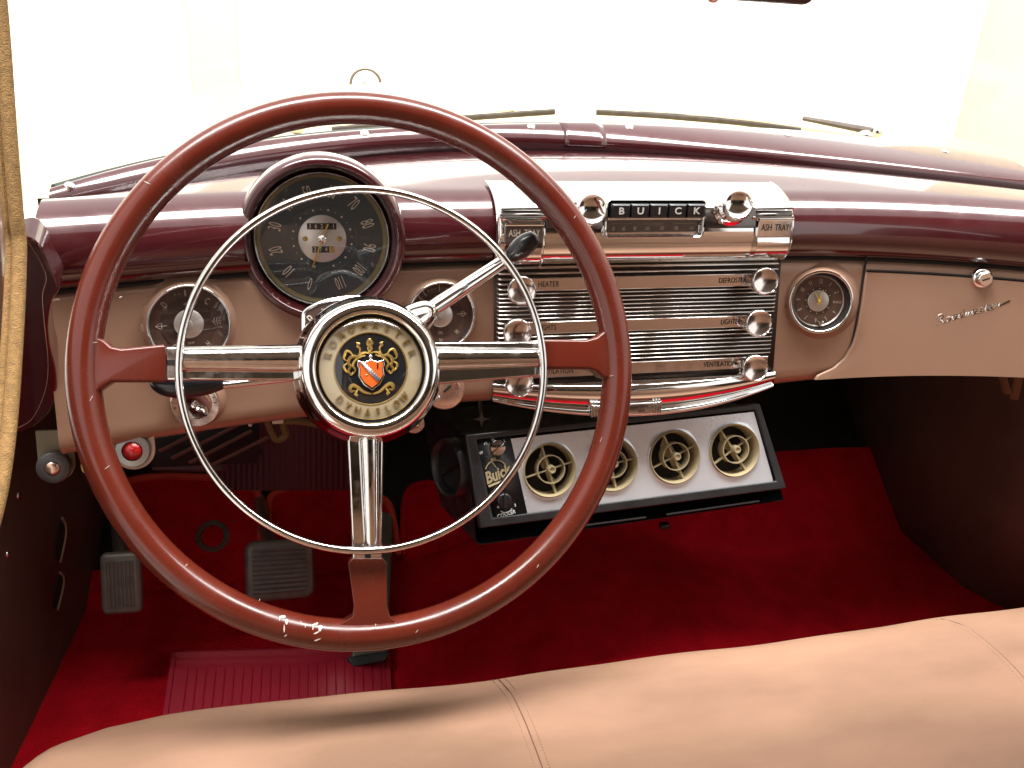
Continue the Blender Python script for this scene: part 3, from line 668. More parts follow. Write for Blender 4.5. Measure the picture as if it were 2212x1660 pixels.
# ash trays
def ashtray(lab, u0, u1, v0, v1, yy, side, tm):
    a, c = PY(u0, v0, yy), PY(u1, v0, yy); M = frame((a+c)/2, (0, -1, .12)); wd = (c-a).length/2
    t = thing('ash_tray', lab, 'ash tray', M, group='ash trays in the chrome panel')
    b = MB(); b.prism([(-wd, -.019), (wd, -.019), (wd, 0), (-wd, 0)], -.012, 0, inset=.0008); b.build('label_plate', tm, t, bevel=.0004)
    b = MB(); b.tube([(-wd, .0005, .0005), (wd, .0005, .0005)], .0014, 8); b.build('handle_edge', CHROME, t)
    text('ASH  TRAY', .0105, T(0, -.0085, .0003), MARK if side < 0 else INK, t, sx=.66)
    rows = [[(x, y, z-dz) for x, dz in ((-wd+.001, .012), (-wd+.001, 0), (wd-.001, 0), (wd-.001, .012))] for y, z in ((-.0195, -.001), (-.026, .0005), (-.033, -.0005), (-.040, -.005), (-.044, -.011))]
    b = MB(); b.grid(rows); b.build('drawer_front', CHROME, t, smooth=70)
    b = MB(); b.tube([(wd+.0016, .003, -.003), (wd+.0016, -.020, .001), (wd+.0016, -.034, -.002), (wd+.0012, -.046, -.012)], .0010, 6); b.build('side_edge', CHROME, t)
ashtray('chrome ash tray lettered ASH TRAY behind the gear lever knob, left end of panel', 1092, 1174, 487, 0, .9135, -1, mat('grey_plate', (.16, .14, .13), .3, .6))
ashtray('chrome ash tray lettered ASH TRAY at the right end of the panel', 1640, 1713, 476, 0, .9135, 1, WCHROME)

# radio
Mr = frame(PY(1412, 470, .914), (0, -1, .10))
rd_ = thing('radio', 'push button car radio with lettered black keys and dial in chrome bezel', 'radio', Mr)
def L(u, v, h=0): return loc(Mr, u, v, h)
x0, y1 = L(1308, 430); x1, y0 = L(1518, 513)
H = (y1+y0)/2
out = rrect(x0, y0, x1, y1, .004)
inn = rrect(x0+.0035, y0+.003, x1-.0035, y1-.003, .003)
n = len(out)
b = MB(); b.add([(p[0], p[1], -.014) for p in out]+[(p[0], p[1], .001) for p in out]+[(p[0]*.985, p[1], .003) for p in rrect(x0+.0012, y0+.0012, x1-.0012, y1-.0012, .0035)]+[(p[0], p[1], .001) for p in inn]+[(p[0], p[1], -.010) for p in inn],
    [(k*n+i, k*n+(i+1) % n, (k+1)*n+(i+1) % n, (k+1)*n+i) for k in range(4) for i in range(n)]); b.build('bezel', CHROME, rd_, smooth=50)
b = MB(); b.box(((x0+x1)/2, H, -.0075), (x1-x0-.004, y1-y0-.004, .003)); b.build('face', DARK, rd_)
ym = L(1412, 473)[1]
b = MB(); b.prism(rrect(x0+.004, ym-.0012, x1-.004, ym+.0012, .001), -.008, .001, inset=.0004); b.build('divider', CHROME, rd_)
bw = (x1-x0-.009)/5
for i, chh in enumerate('BUICK'):
    cx = x0+.0045+bw*(i+.5); cy = (y1-.004+ym+.002)/2; hh = (y1-.004-ym-.002)/2
    b = MB(); b.prism([(cx-bw*.48, cy-hh), (cx+bw*.48, cy-hh), (cx+bw*.48, cy+hh), (cx-bw*.48, cy+hh)], -.008, .010, inset=.0022); pb_ = b.build('push_button', BLACK, rd_, bevel=.0006)
    text(chh, .0100, T(cx, cy, .0102), WHITE, pb_, 'letter', sx=1.15, bold=.0002)
dy0, dy1 = y0+.004, ym-.002
b = MB(); b.box(((x0+x1)/2, (dy0+dy1)/2, -.0052), (x1-x0-.012, dy1-dy0, .0006)); dl = b.build('dial_scale', DIAL, rd_)
for i, s in enumerate(('55', '65', '80', '100', '120', '140', '160')):
    text(s, .0058, T(x0+.013+(x1-x0-.026)*[0, .13, .27, .43, .62, .80, 1][i], dy0+.0052, -.0044), MARK, dl, 'number', sx=.6)
SON = mat('dim_marking', (.25, .21, .16), .6)
text('Sonomatic', .0056, T((x0+x1)/2, dy1-.004, -.0044), SON, dl, 'name', sx=1.0, shear=.2)
b = MB(); b.box((x0+.022, dy1-.004, -.0046), (.025, .0004, .0002)); b.box((x1-.022, dy1-.004, -.0046), (.025, .0004, .0002)); b.build('rule', SON, dl)
b = MB(); b.box(((x0+x1)/2, (dy0+dy1)/2, -.001), (x1-x0-.008, dy1-dy0+.002, .0004)); b.build('dial_glass', GLASS, rd_)
# plates beside the radio with a dark reflection in their colour, and radio knobs
DARKREFL = mat('chrome_dark_reflection', (.13, .11, .105), .20, .8)
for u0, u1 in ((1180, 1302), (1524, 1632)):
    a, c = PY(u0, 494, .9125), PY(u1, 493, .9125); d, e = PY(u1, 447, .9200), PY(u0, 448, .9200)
    b = MB(); b.grid([[a, c], [e, d]]); b.build('side_plate', DARKREFL, rd_, local=False, solid=.0012, bevel=.0003)
for (u, v, uu, vv) in ((1280, 452, 1262, 452), (1596, 443, 1576, 452)):
    base = PY(uu, vv, .915); tip = PY(u, v, .865); ax = (tip-base).normalized(); Mk2 = frame(tip, (ax+Vector((0, -.0, 0)))); hgt = (tip-base).length
    b = MB(); r = .0155
    b.lathe([(r*.95, -hgt), (r*1.15, -hgt+.002), (r*1.2, -hgt+.007), (r*1.0, -hgt+.011), (r*.85, -hgt+.014), (r*.85, -hgt+.020), (r*1.02, -hgt+.024), (r*1.04, -hgt+.030), (r*.82, -hgt+.032), (r*.80, -.014), (r*1.0, -.011), (r*1.03, -.005), (r*.98, -.001), (r*.88, .001), (r*.84, .0003), (r*.5, -.002), (0, -.003)], Mk2, 40)
    b.build('tuning_knob', CHROME, rd_, local=False, smooth=45)
p = PY(1558, 478, .905); b = MB(); b.tube([p, p+Vector((.003, .02, .004))], .0035, 10); b.build('tone_lever', CHROME, rd_, local=False)

# control unit under the lip
Mu = frame(PY(1353, 884, .878), (0, -1, .15)); cu = thing('overdrive_control', 'small chrome control box lettered CONTROL LOW under the centre grille', 'control box', Mu)
b = MB(); wd = .043; b.prism(rrect(-wd, -.0065, wd, .0065, .003), -.03, 0, inset=.0015)
for s in (-1, 1):
    for k in range(3): b.prism(rrect(s*(wd-.002-k*.0035)-.0012, -.0075+k*.0004, s*(wd-.002-k*.0035)+.0012, .0075-k*.0004, .001), -.028, .0015+k*.0005)
b.build('case', CHROME, cu, bevel=.0004)
text('CONTROL', .0048, T(.016, .0022, .0004), INK, cu, sx=.9); text('LOW', .0040, T(.019, -.0035, .0004), INK, cu, sx=.9); text('OFF', .0040, T(-.010, -.0030, .0004), INK, cu, sx=.9)

# ================================================================== STEERING WHEEL
tl = R_(26.4); nW = Vector((0, -math.cos(tl), math.sin(tl)))
MWH = frame((.066, .72, -.328), nW)
sw = thing('steering_wheel', 'large maroon three spoke steering wheel with chrome horn ring and crest hub', 'steering wheel', MWH)
def W(u, v, h=0): return loc(MWH, u, v, h)
# rim with slight finger ridge: section is a rounded, slightly flattened oval
RM = .2230; seg = 144
sec = [(.0132*math.cos(a), .0150*math.sin(a)) for a in [2*PI*k/24 for k in range(24)]]
sec = [(x*(1-.10*(abs(math.sin(2*math.atan2(y, x)))**2) if False else x), y) if False else (x, y) for x, y in sec]
sec2 = []
for k in range(24):
    a = 2*PI*k/24; g = .0009*math.exp(-((a-PI*.78)/.10)**2); sec2.append(((.0134-g)*math.cos(a), (.0148-g)*math.sin(a)))
rows = [[((RM+x)*math.cos(t), (RM+x)*math.sin(t), y) for x, y in sec2] for t in [2*PI*i/seg for i in range(seg)]]
b = MB(); b.grid(rows, None, closeu=True, closev=True); b.build('rim', WHEELP, sw, smooth=80)
# scratches on the lower rim
def rimdot(b, u, v, ang, l, wd):
    x, y = W(u, v, .012); r = math.hypot(x, y); th = math.atan2(y, x)
    dr = max(-.0125, min(.0125, r-RM)); z = .0148*math.sqrt(max(0, 1-(dr/.0134)**2))+.0001
    # rather than float, lay small flakes on the curved surface
    nx = Vector((math.cos(th)*dr/.0134**2, math.sin(th)*dr/.0134**2, z/.0148**2)).normalized()
    F_ = frame(Vector((x, y, z))+nx*.00005, nx, (0, 1, .01)) @ T(rz=ang)
    n_ = 7; ps_ = [(l*.5*math.cos(2*PI*i/n_)*random.uniform(.6, 1.1), wd*.5*math.sin(2*PI*i/n_)*random.uniform(.6, 1.1)) for i in range(n_)]
    b.prism(ps_, -.0004, .00012, F_)
b = MB()
for u, v, a, l, wd in ((610, 1334, .1, .0075, .004), (619, 1342, 1.4, .006, .003), (604, 1336, 1.3, .006, .0012), (614, 1356, 1.5, .007, .0012), (617, 1372, .6, .003, .0012), (680, 1350, .2, .010, .0022), (692, 1356, 1.2, .007, .0035), (683, 1366, .4, .006, .0015), (686, 1381, .3, .006, .0012), (676, 1356, 1.4, .006, .0014), (650, 1346, 1.3, .004, .0006), (660, 1352, 1.2, .004, .0006), (812, 1352, 1.5, .006, .0004), (1160, 1222, 1, .004, .0006), (318, 396, -.5, .007, .0005), (232, 1010, .6, .005, .0004), (1300, 950, 1.2, .006, .0004), (1240, 470, .8, .005, .0004), (258, 640, .3, .004, .0004), (198, 860, 1.0, .006, .0003), (402, 1222, .5, .004, .0005), (1322, 812, .1, .006, .0004), (205, 740, .1, .006, .0004), (900, 1362, .8, .005, .0004), (560, 1300, .5, .004, .0004)):
    rimdot(b, u, v, a, l, wd)
b.build('paint_chips', SCRATCH, sw)
# plastic spoke ends
def cover(px, h0, h1, name='spoke_cover'):
    b = MB(); b.prism([W(u, v, h1) for u, v in px], h0, h1, inset=.0018); return b.build(name, WHEELP, sw, bevel=.0025, seg=3, smooth=50)
cover([(196, 725), (226, 735), (240, 749), (262, 753), (352, 744), (360, 750), (360, 826), (240, 826), (222, 838), (205, 850), (190, 830)], -.010, .009)
cover([(1174, 733), (1268, 734), (1290, 728), (1306, 715), (1325, 730), (1325, 820), (1302, 815), (1290, 803), (1272, 798), (1182, 798), (1172, 790)], -.010, .009)
cover([(755, 1216), (762, 1210), (826, 1210), (832, 1216), (833, 1310), (840, 1335), (858, 1348), (850, 1368), (740, 1368), (738, 1350), (764, 1335), (768, 1310)], -.010, .009)
# chrome spokes: flat bar plus rounded ridge
def spoke(px, ra, rb, rw0, rw1, h=.006):
    b = MB(); b.prism([W(u, v, h) for u, v in px], -.006, h, inset=.0012); s = b.build('spoke', WCHROME, sw, bevel=.0006)
    a = Vector((*W(*ra, h), h)); c = Vector((*W(*rb, h), h)); ax = (c-a).normalized(); pr = Vector((-ax.y, ax.x, 0)); rows = []
    for i in range(9):
        t = i/8; wd = rw0+(rw1-rw0)*t; p = a+(c-a)*t
        rows.append([p+pr*(wd*math.cos(q))+Vector((0, 0, wd*.95*math.sin(q)-.001)) for q in [PI*k/16 for k in range(17)]])
    b = MB(); b.grid(rows); b.build('spoke_ridge', WCHROME, s, smooth=60)
spoke([(356, 750), (655, 744), (655, 822), (356, 822)], (392, 777), (655, 775), .0098, .0118)
spoke([(925, 740), (1178, 738), (1178, 790), (1176, 812), (925, 832)], (925, 775), (1160, 772), .0108, .0086)
spoke([(750, 935), (828, 935), (825, 1216), (762, 1216)], (796, 935), (803, 1190), .0088, .0062)
# small dark notches where the ring dips behind the spokes
for px in ([(361, 778), (385, 778), (385, 790), (361, 790)], [(788, 1196), (801, 1196), (801, 1212), (788, 1212)]):
    b = MB(); b.prism([W(u, v, .0068) for u, v in px], .0055, .0066); b.build('notch', DARK, sw)
# horn ring
b = MB(); rows = []
hs = [(-.0030, .010), (-.0029, .0135), (-.0018, .0150), (0, .0155), (.0018, .0150), (.0029, .0135), (.0030, .010), (0, .0088)]
rows = [[((.1500+x)*math.cos(t), (.1500+x)*math.sin(t), z+.004) for x, z in hs] for t in [2*PI*i/144 for i in range(144)]]
b.grid(rows, None, closeu=True, closev=True); b.build('horn_ring', WCHROME, sw, smooth=50)
# hub
b = MB(); b.lathe([(.046, -.030), (.056, -.026), (.0620, -.014), (.0635, -.004), (.0615, .006), (.0585, .012), (.0578, .018), (.0578, .022), (.0570, .029), (.0545, .0345), (.0510, .0370), (.0470, .0372), (.0447, .0360), (.0440, .0330)], None, 96)
hub = b.build('hub', CHROME, sw, smooth=60)
b = MB(); b.lathe([(.0440, .0335), (.0432, .0290), (.0412, .0290)], None, 64); b.build('hub_groove', BLACK, hub)
md = MB(); md.lathe([(.0415, .0288), (.0415, .0300), (.036, .0305), (.0298, .0306), (.0298, .0296), (0, .0296)], None, 80); md = md.build('medallion', BEIGE, sw, smooth=30)
b = MB(); b.lathe([(.0296, .0300), (0, .0300)], None, 64); b.build('centre_field', BLACK, md)
b = MB(); b.lathe([(.0288, .0301), (.0292, .0309), (.0300, .0309), (.0304, .0300)], None, 80); b.lathe([(.0412, .0300), (.0416, .0308), (.0420, .0300)], None, 80); b.build('gold_line', GOLD, md, smooth=60)
jl = MB()
for i, chh in enumerate('ROADMASTER'):
    a = R_(160-141*i/9); r = .0357; text(chh, .0086, T(r*math.cos(a), r*math.sin(a), .0313, rz=a-PI/2), None, None, sx=.85, bold=.0001, joinlist=jl, ext=.0004)
for i, chh in enumerate('DYNAFLOW'):
    a = R_(222+95*i/7); r = .0357; text(chh, .0082, T(r*math.cos(a), r*math.sin(a), .0313, rz=a+PI/2), None, None, sx=.85, bold=.0001, joinlist=jl, ext=.0004)
jl.build('lettering', GOLDL, md)
# crest
def sh(s, z): return [(x*s, y*s-.0008) for x, y in ((-.0098, .0072), (-.0050, .0060), (0, .0078), (.0050, .0060), (.0098, .0072), (.0104, .0030), (.0092, .0010), (.0098, -.0050), (.0060, -.0115), (0, -.0158), (-.0060, -.0115), (-.0098, -.0050), (-.0092, .0010), (-.0104, .0030))]
b = MB(); b.prism(sh(1.08, 0), .0300, .0330, inset=0); b.build('shield_edge', CHROME, md, bevel=.0006)
b = MB(); b.prism(sh(.93, 0), .0325, .0334); b.build('shield', ORANGE, md)
b = MB(); b.add([(-.0088, .0052, .0337), (-.0052, .0056, .0337), (.0072, -.0088, .0337), (.0046, -.0112, .0337)], [(0, 1, 2, 3)]); b.build('shield_band', SILVER, md, solid=.0004)
b = MB()
for i in range(9):
    for j in range(2):
        t = (i+.5)/9; c0 = Vector((-.0070, .0054)); c1 = Vector((.0059, -.0100)); q = c0+(c1-c0)*t; b.box((0, 0, 0), (.0009, .0009, .0004), T(q.x+(j-.5)*.0017, q.y+(j-.5)*.0014+(i % 2)*.0003, .0340, rz=-.85))
b.build('band_checks', BLUEE, md)
b = MB(); b.sphere((0, .0098, .0325), .0016); b.sphere((0, .0078, .0325), .0011); b.sphere((-.0040, -.0052, .0336), .0006); b.box((.0052, .0020, .0337), (.0010, .0045, .0004)); b.build('shield_stud', CHROME, md)
b = MB()
def sq(pts, r=.0008):
    for s in (-1, 1):
        P = spline([(x*s, y, .0304) for x, y in pts], 5); nn_ = len(P); b.tube(P, [r*(.5+.9*math.sin(PI*(i+.5)/nn_)) for i in range(nn_)], 6)
sq([(0, .0125), (.004, .0135), (.008, .0125), (.010, .0100), (.0135, .0105), (.0165, .0090), (.0180, .0055), (.0165, .0020), (.0180, -.0010), (.0160, -.0045), (.0145, -.0020)], .0010)
sq([(.004, .0110), (.0085, .0100), (.012, .0075), (.0145, .0030), (.0125, -.0005), (.0145, -.0040)], .0009)
sq([(.0085, .0125), (.0080, .0165), (.0100, .0190), (.0085, .0205), (.0110, .0215)], .0008)
sq([(.0135, .0105), (.0160, .0140), (.0190, .0150), (.0205, .0125), (.0215, .0090), (.0195, .0070)], .0009)
sq([(0, .0130), (.0012, .0160), (.0004, .0185), (.0016, .0205), (.0004, .0235), (0, .0245)], .0011)
sq([(.0180, .0055), (.0215, .0030), (.0205, -.0010), (.0180, -.0030)], .0007)
sq([(.0005, -.0205), (.0060, -.0190), (.0110, -.0150), (.0150, -.0130), (.0175, -.0150), (.0165, -.0180), (.0135, -.0170)], .0012)
sq([(.0110, -.0160), (.0130, -.0195), (.0120, -.0215), (.0145, -.0200)], .0008)
b.build('crest_scrolls', GOLD, md)
b = MB(); b.lathe([(0, .0405), (.015, .0398), (.030, .0375), (.0412, .0335), (.0432, .0318)], None, 64); b.build('medallion_lens', GLASS, md, smooth=80)

# column behind the wheel
sc_ = thing('steering_column', 'maroon steering column with chrome collar running from hub to firewall', 'column', MWH)
b = MB(); b.lathe([(.040, -.030), (.044, -.045), (.044, -.090), (.047, -.095), (.047, -.20), (.036, -.26), (.036, -.95)], None, 48); b.build('jacket', MAROON, sc_, smooth=60)
b = MB(); b.lathe([(.0445, -.060), (.049, -.062), (.050, -.072), (.0475, -.080), (.0445, -.082)], None, 48); b.lathe([(.047, -.185), (.052, -.19), (.052, -.205), (.046, -.21)], None, 48); b.build('collar', CHROME, sc_, smooth=60)
# gear indicator: crescent on top of the column
gi = thing('gear_indicator', 'chrome edged gear indicator lettered P N D peeking over the hub', 'indicator', MWH)
def GI(u, v): return W(u, v, -.02)
o_ = [GI(u, v) for u, v in ((656, 740), (655, 690), (660, 672), (690, 656), (730, 646), (770, 643), (810, 647), (840, 656), (860, 680), (850, 740))]
o_ = [(p.x, p.y) for p in spline([(a, c, 0) for a, c in o_], 4)]
b = MB(); b.prism(o_, -.035, -.020); b.build('case', mat_get('dial_band'), gi, bevel=.0015)
b = MB(); b.tube([(a, c, -.0205) for a, c in o_], .0018, 8); b.build('chrome_edge', CHROME, gi)
for s, u, v, rr in (('P', 672, 688, 35), ('N', 705, 672, 20), ('D', 742, 660, 8), ('L', 790, 658, -10), ('R', 830, 668, -25)):
    x, y = GI(u, v+4); text(s, .012, T(x, y, -.0196, rz=R_(rr)), MARK, gi, 'letter', sx=.7)
# gear lever
pa_ = MWH @ Vector((*W(893, 694, -.012), -.012)); pe = PY(1096, 560, .80); pk = PY(1160, 508, .795)
gl_ = thing('gear_lever', 'chrome gear lever with black oval knob reaching right from the column', 'gear lever', pa_)
ax = (pe-pa_).normalized()
b = MB(); b.tube([pa_+ax*.01, pe], [.0075, .0060], 20); b.build('rod', CHROME, gl_, local=False)
b = MB(); b.tube([pa_-ax*.03, pa_-ax*.015, pa_, pa_+ax*.012, pa_+ax*.018, pa_+ax*.022], [.016, .0165, .0155, .0125, .0105, .0075], 24); b.build('socket', CHROME, gl_, local=False, smooth=60)
b = MB(); k = (pk-pe); b.tube([pe-k*.08, pe+k*.06], [.0062, .0072], 16); b.build('ferrule', CHROME, gl_, local=False)
n = 15; b = MB(); b.tube([pe+k*(.03+.97*i/n) for i in range(n+1)], [.0040+.0062*math.sin(PI*min(1, (i/n)*.94+.03))**.8 if i < n else .0008 for i in range(n+1)], 24); b.build('knob', BLACK, gl_, local=False, smooth=80)
# turn signal lever, left, behind spoke
ts = thing('turn_signal_lever', 'thin chrome turn signal lever with black handle under the left spoke', 'lever', PY(640, 820, .80))
h0 = -.030
A = [MWH @ Vector((*W(u, v, h0), h0)) for u, v in ((660, 812), (560, 824), (475, 834))]
b = MB(); b.tube(A, [.004, .0035, .003], 10); b.build('rod', CHROME, ts, local=False)
B = [MWH @ Vector((*W(u, v, h0), h0)) for u, v in ((482, 826), (462, 828), (430, 832), (395, 834), (365, 833), (345, 828), (334, 818))]
b = MB(); b.tube(spline(B, 4), [.0045+.006*math.sin(PI*(i+1.5)/27) for i in range(25)], 14); b.build('handle', BLACK, ts, local=False, smooth=80)

# ================================================================== SWITCHES UNDER THE DASH
def rotary(name, lab, cat, u, v, R, n=(-.05, -1, .2), off=.004): 
    M = frame(onface(u, v, off), n); return thing(name, lab, cat, M)
ROSE = mat('satin_rose_chrome', (.70, .53, .46), .26, .9, dust=(60, .2, .34))
wsw = rotary('wiper_switch', 'round chrome WIPER switch low on the tan panel, left of the column', 'switch', 424, 868, 0)
b = MB(); b.lathe([(.030, -.030), (.027, -.004), (.0245, .004), (.0235, .008)], None, 48); b.build('boss', TAN, wsw, smooth=70)
b = MB(); b.lathe([(.0236, .006), (.0232, .0105), (.0222, .011), (.0215, .0105), (0, .0105)], None, 48); b.build('face_plate', ROSE, wsw, smooth=40)
b = MB(); b.lathe([(.0152, .0105), (.0150, .0125), (.0142, .0125), (.0140, .0108), (0, .0108)], None, 40); b.lathe([(.0030, .0105), (.0030, .014), (.0022, .016), (0, .0165)], None, 16); b.build('dial_rim', CHROME, wsw, smooth=40)
b = MB(); b.prism([(.003, -.001), (.009, -.003), (.0125, -.010), (.0105, -.0115), (.007, -.0065), (.001, -.004)], .011, .019, inset=.0015); b.build('pointer', CHROME, wsw, bevel=.0005)
jl = MB()
for i, chh in enumerate('WIPER'):
    a = R_(190-16*i); text(chh, .0048, T(.0186*math.cos(a), .0186*math.sin(a), .0107, rz=a-PI/2), None, None, sx=.7, joinlist=jl, ext=.0001)
for i, chh in enumerate('OFF'):
    a = R_(36-16*i); text(chh, .0048, T(.0186*math.cos(a), .0186*math.sin(a), .0107, rz=a-PI/2), None, None, sx=.7, joinlist=jl, ext=.0001)
jl.build('lettering', INK, wsw)
ig = rotary('ignition_switch', 'round rose chrome ignition switch with key slot, right of the hub', 'switch', 958, 838, 0)
b = MB(); b.lathe([(.0215, -.034), (.0215, .012), (.0205, .014), (.0170, .0142)], None, 48); b.build('barrel', TAN, ig, smooth=50)
b = MB(); b.lathe([(.0200, .0142), (.0170, .0150), (.0165, .0165), (.0158, .0168), (0, .0168)], None, 48); b.build('face_plate', ROSE, ig, smooth=40)
b = MB(); b.box((0, 0, .0172), (.010, .0026, .0012), T(.002, .003, 0, rz=.75)); b.build('key_slot', DARK, ig)
for q in ((.0105, .0125, .75), (-.0105, -.0085, .75)):
    b = MB(); b.prism([(-.005, -.002), (.005, -.0024), (.006, .0018), (-.004, .0026)], .0166, .0235, T(q[0], q[1], 0, rz=q[2]), inset=.0008); b.build('thumb_lug', CHROME, ig, bevel=.0004)
pb2 = rotary('push_button', 'small round push button with domed centre under the hub, right side', 'button', 895, 915, 0, off=.01)
b = MB(); b.lathe([(.0095, -.03), (.0108, -.003), (.0108, .002), (.0098, .003), (.0055, .0032)], None, 32); b.build('collar', ROSE, pb2, smooth=40)
b = MB(); b.lathe([(.0050, .002), (.0048, .0045), (.003, .0065), (0, .0072)], None, 24); b.build('dome', CHROME, pb2, smooth=70)
# bracket with black disc knob
def bracket(name, lab, cat, u, v, w2, top, yy, m_=TAN):
    M = frame(PY(u, v, yy), (-.05, -1, .25)); t = thing(name, lab, cat, M)
    xt, yt = loc(M, u, top); o = [(-w2, yt), (-w2, 0)]+[(w2*math.cos(R_(a)), w2*math.sin(R_(a))) for a in range(180, 361, 15)]+[(w2, yt)]
    b = MB(); b.prism(o, -.003, 0, inset=.0004); b.build('bracket', m_, t, bevel=.0004); return t
OLIVE = mat('olive_tan_paint', (.20, .15, .085), .45, .1, vary=(30, .15))
k1 = bracket('pull_knob', 'dark grey disc knob with copper centre on a bracket at the far left', 'knob', 122, 1004, .0165, 930, .86, OLIVE)
b = MB(); b.lathe([(.0140, 0), (.0150, .003), (.0158, .010), (.0152, .0125), (.0140, .0135), (.0072, .0137), (.0070, .0130)], None, 40); b.build('disc', mat('dark_disc', (.06, .05, .05), .35), k1, smooth=50)
b = MB(); b.lathe([(.0068, .0132), (.0064, .0150), (.004, .0160), (0, .0163)], None, 28); b.build('button', PINKM, k1, smooth=70)
k2 = bracket('warning_light', 'red jewel warning light in a chrome ring on a tan bracket', 'warning light', 288, 972, .0205, 912, .86, TAN)
b = MB(); b.lathe([(.0168, 0), (.0168, .0035), (.0158, .0055), (.0100, .0062), (.0092, .0040)], None, 48); b.build('ring', mat('dull_ring', (.34, .32, .31), .34, .9), k2, smooth=40)
b = MB(); b.lathe([(.0094, .0038), (.0090, .0055), (.0065, .0085), (.003, .0100), (0, .0104)], None, 32); b.build('jewel', JEWEL, k2, smooth=80)
yk = thing('pull_knob', 'yellow pull knob half hidden behind the left of the wheel rim', 'knob', frame(PY(196, 1008, .90), (-.05, -1, .2)))
b = MB(); b.lathe([(.004, -.03), (.004, -.006), (.0085, -.004), (.0095, 0), (.0088, .0025), (.0070, .0022), (0, .0020)], None, 28); b.build('knob_head', YKNOB, yk, smooth=50)

# under-dash clutter
vt = thing('heater_vent', 'dark slatted heater outlet under the dash, left of the column', 'vent', PY(400, 950, 1.02))
a, c, d, e = [PY(u, v, 1.05) for u, v in ((325, 915), (560, 905), (560, 1000), (325, 1010))]
b = MB(); b.grid([[a, c], [e, d]]); b.build('vent_back', DARK, vt, local=False, solid=.002)
for (u0, v0, u1, v1) in ((330, 948, 400, 908), (345, 975, 470, 912), (372, 990, 515, 918), (410, 1000, 545, 930), (455, 1006, 580, 945)):
    b = MB(); b.tube([PY(u0, v0, 1.035), PY(u1, v1, 1.035)], .0042, 8, flat=.5); b.build('slat', mat_get('slat') if 'slat' in MATS else mat('slat', (.10, .055, .045), .5), vt, local=False)
cc = thing('column_cover', 'dark ribbed maroon cover under the dash around the column foot', 'cover', PY(660, 980, 1.12))
b = MB(); rows = []
for j in range(61):
    u = 470+j*6.0; q = .0015*(j % 2)
    rows.append([PY(u, v, 1.15-q-.05*math.sin(PI*j/60)) for v in (900, 940, 980, 1020, 1060)])
b.grid(rows); b.build('ribbed_panel', MAROON, cc, local=False, smooth=20)
b = MB(); b.tube([PY(330, 1008, 1.12), PY(480, 1012, 1.12), PY(505, 990, 1.11), PY(560, 975, 1.11)], .006, 8); b.build('edge_fold', MAROON, cc, local=False)
hs_ = thing('wiring_loop', 'ochre wiring loop hanging under the tan panel left of the column', 'wiring', PY(590, 930, .96))
b = MB(); b.tube(spline([PY(u, v, .97) for u, v in ((470, 912), (540, 908), (572, 905), (585, 930), (598, 950), (618, 940), (612, 915), (640, 910), (690, 918))], 6), .0042, 8); b.build('hose', HOSE, hs_, local=False)
b = MB(); b.tube([PY(539, 898, .93), PY(541, 920, .93)], .0022, 10); b.build('clip_pin', MARK, hs_, local=False)
b = MB(); b.box(PY(600, 908, .94), (.012, .008, .006)); b.build('clip', MARK, hs_, local=False, bevel=.001)
# chrome and red strip beside the column
bk = thing('column_bracket', 'narrow bright chrome column bracket left of the hub below the spoke', 'bracket', PY(608, 860, .90))
b = MB(); b.tube([PY(611, 815, .905), PY(610, 850, .90), PY(605, 886, .905)], .0058, 14); b.build('strap', CHROME, bk, local=False)
# star shaped wheel handle under the lip
sh_ = thing('star_handle', 'small dull star shaped valve handle under the dash left of the cooler', 'handle', frame(PY(1040, 905, .93), (-.1, -1, .3)))
b = MB(); b.prism([((.010 if i % 2 == 0 else .0028)*math.sin(2*PI*i/8), (.010 if i % 2 == 0 else .0028)*math.cos(2*PI*i/8)) for i in range(8)], -.002, .002); b.build('star', RUBBER, sh_); b = MB(); b.tube([(0, 0, 0), (0, .03, -.03)], .002, 6); b.build('stem', RUBBER, sh_)

# ================================================================== AIR CONDITIONER
c00, c10, c11, c01 = PY(1035, 1145, .862), PY(1700, 1055, .862), PY(1640, 872, .905), PY(1005, 940, .905)
nx = (c10-c00).cross(c01-c00).normalized()
if nx.y > 0: nx = -nx
MA = frame((c00+c10+c11+c01)/4, nx, (c01+c11-c00-c10).normalized())
ac = thing('air_conditioner', 'black under-dash air conditioner with aluminium face and four round vents', 'air conditioner', MA)
LA = lambda u, v, h=0: loc(MA, u, v, h)
fp = [LA(1035, 1143), LA(1700, 1056), LA(1642, 872), LA(1005, 940)]
b = MB()
fi = [LA(1066, 1120), LA(1678, 1040), LA(1632, 886), LA(1030, 950)]
V = [(*p, -.012) for p in fp]+[(*p, 0) for p in fp]+[(*p, 0) for p in fi]+[(*p, -.005) for p in fi]
b.add(V, [(k*4+i, k*4+(i+1) % 4, (k+1)*4+(i+1) % 4, (k+1)*4+i) for k in range(3) for i in range(4)]); b.build('front_frame', BLACKM, ac, bevel=.002)
fc = [fi[0], LA(1146, 1113), LA(1106, 944), fi[3]]
b = MB(); b.add([(*p, -.0045) for p in fc], [(0, 1, 2, 3)]); b.build('face', BLACKM, ac, solid=.001)
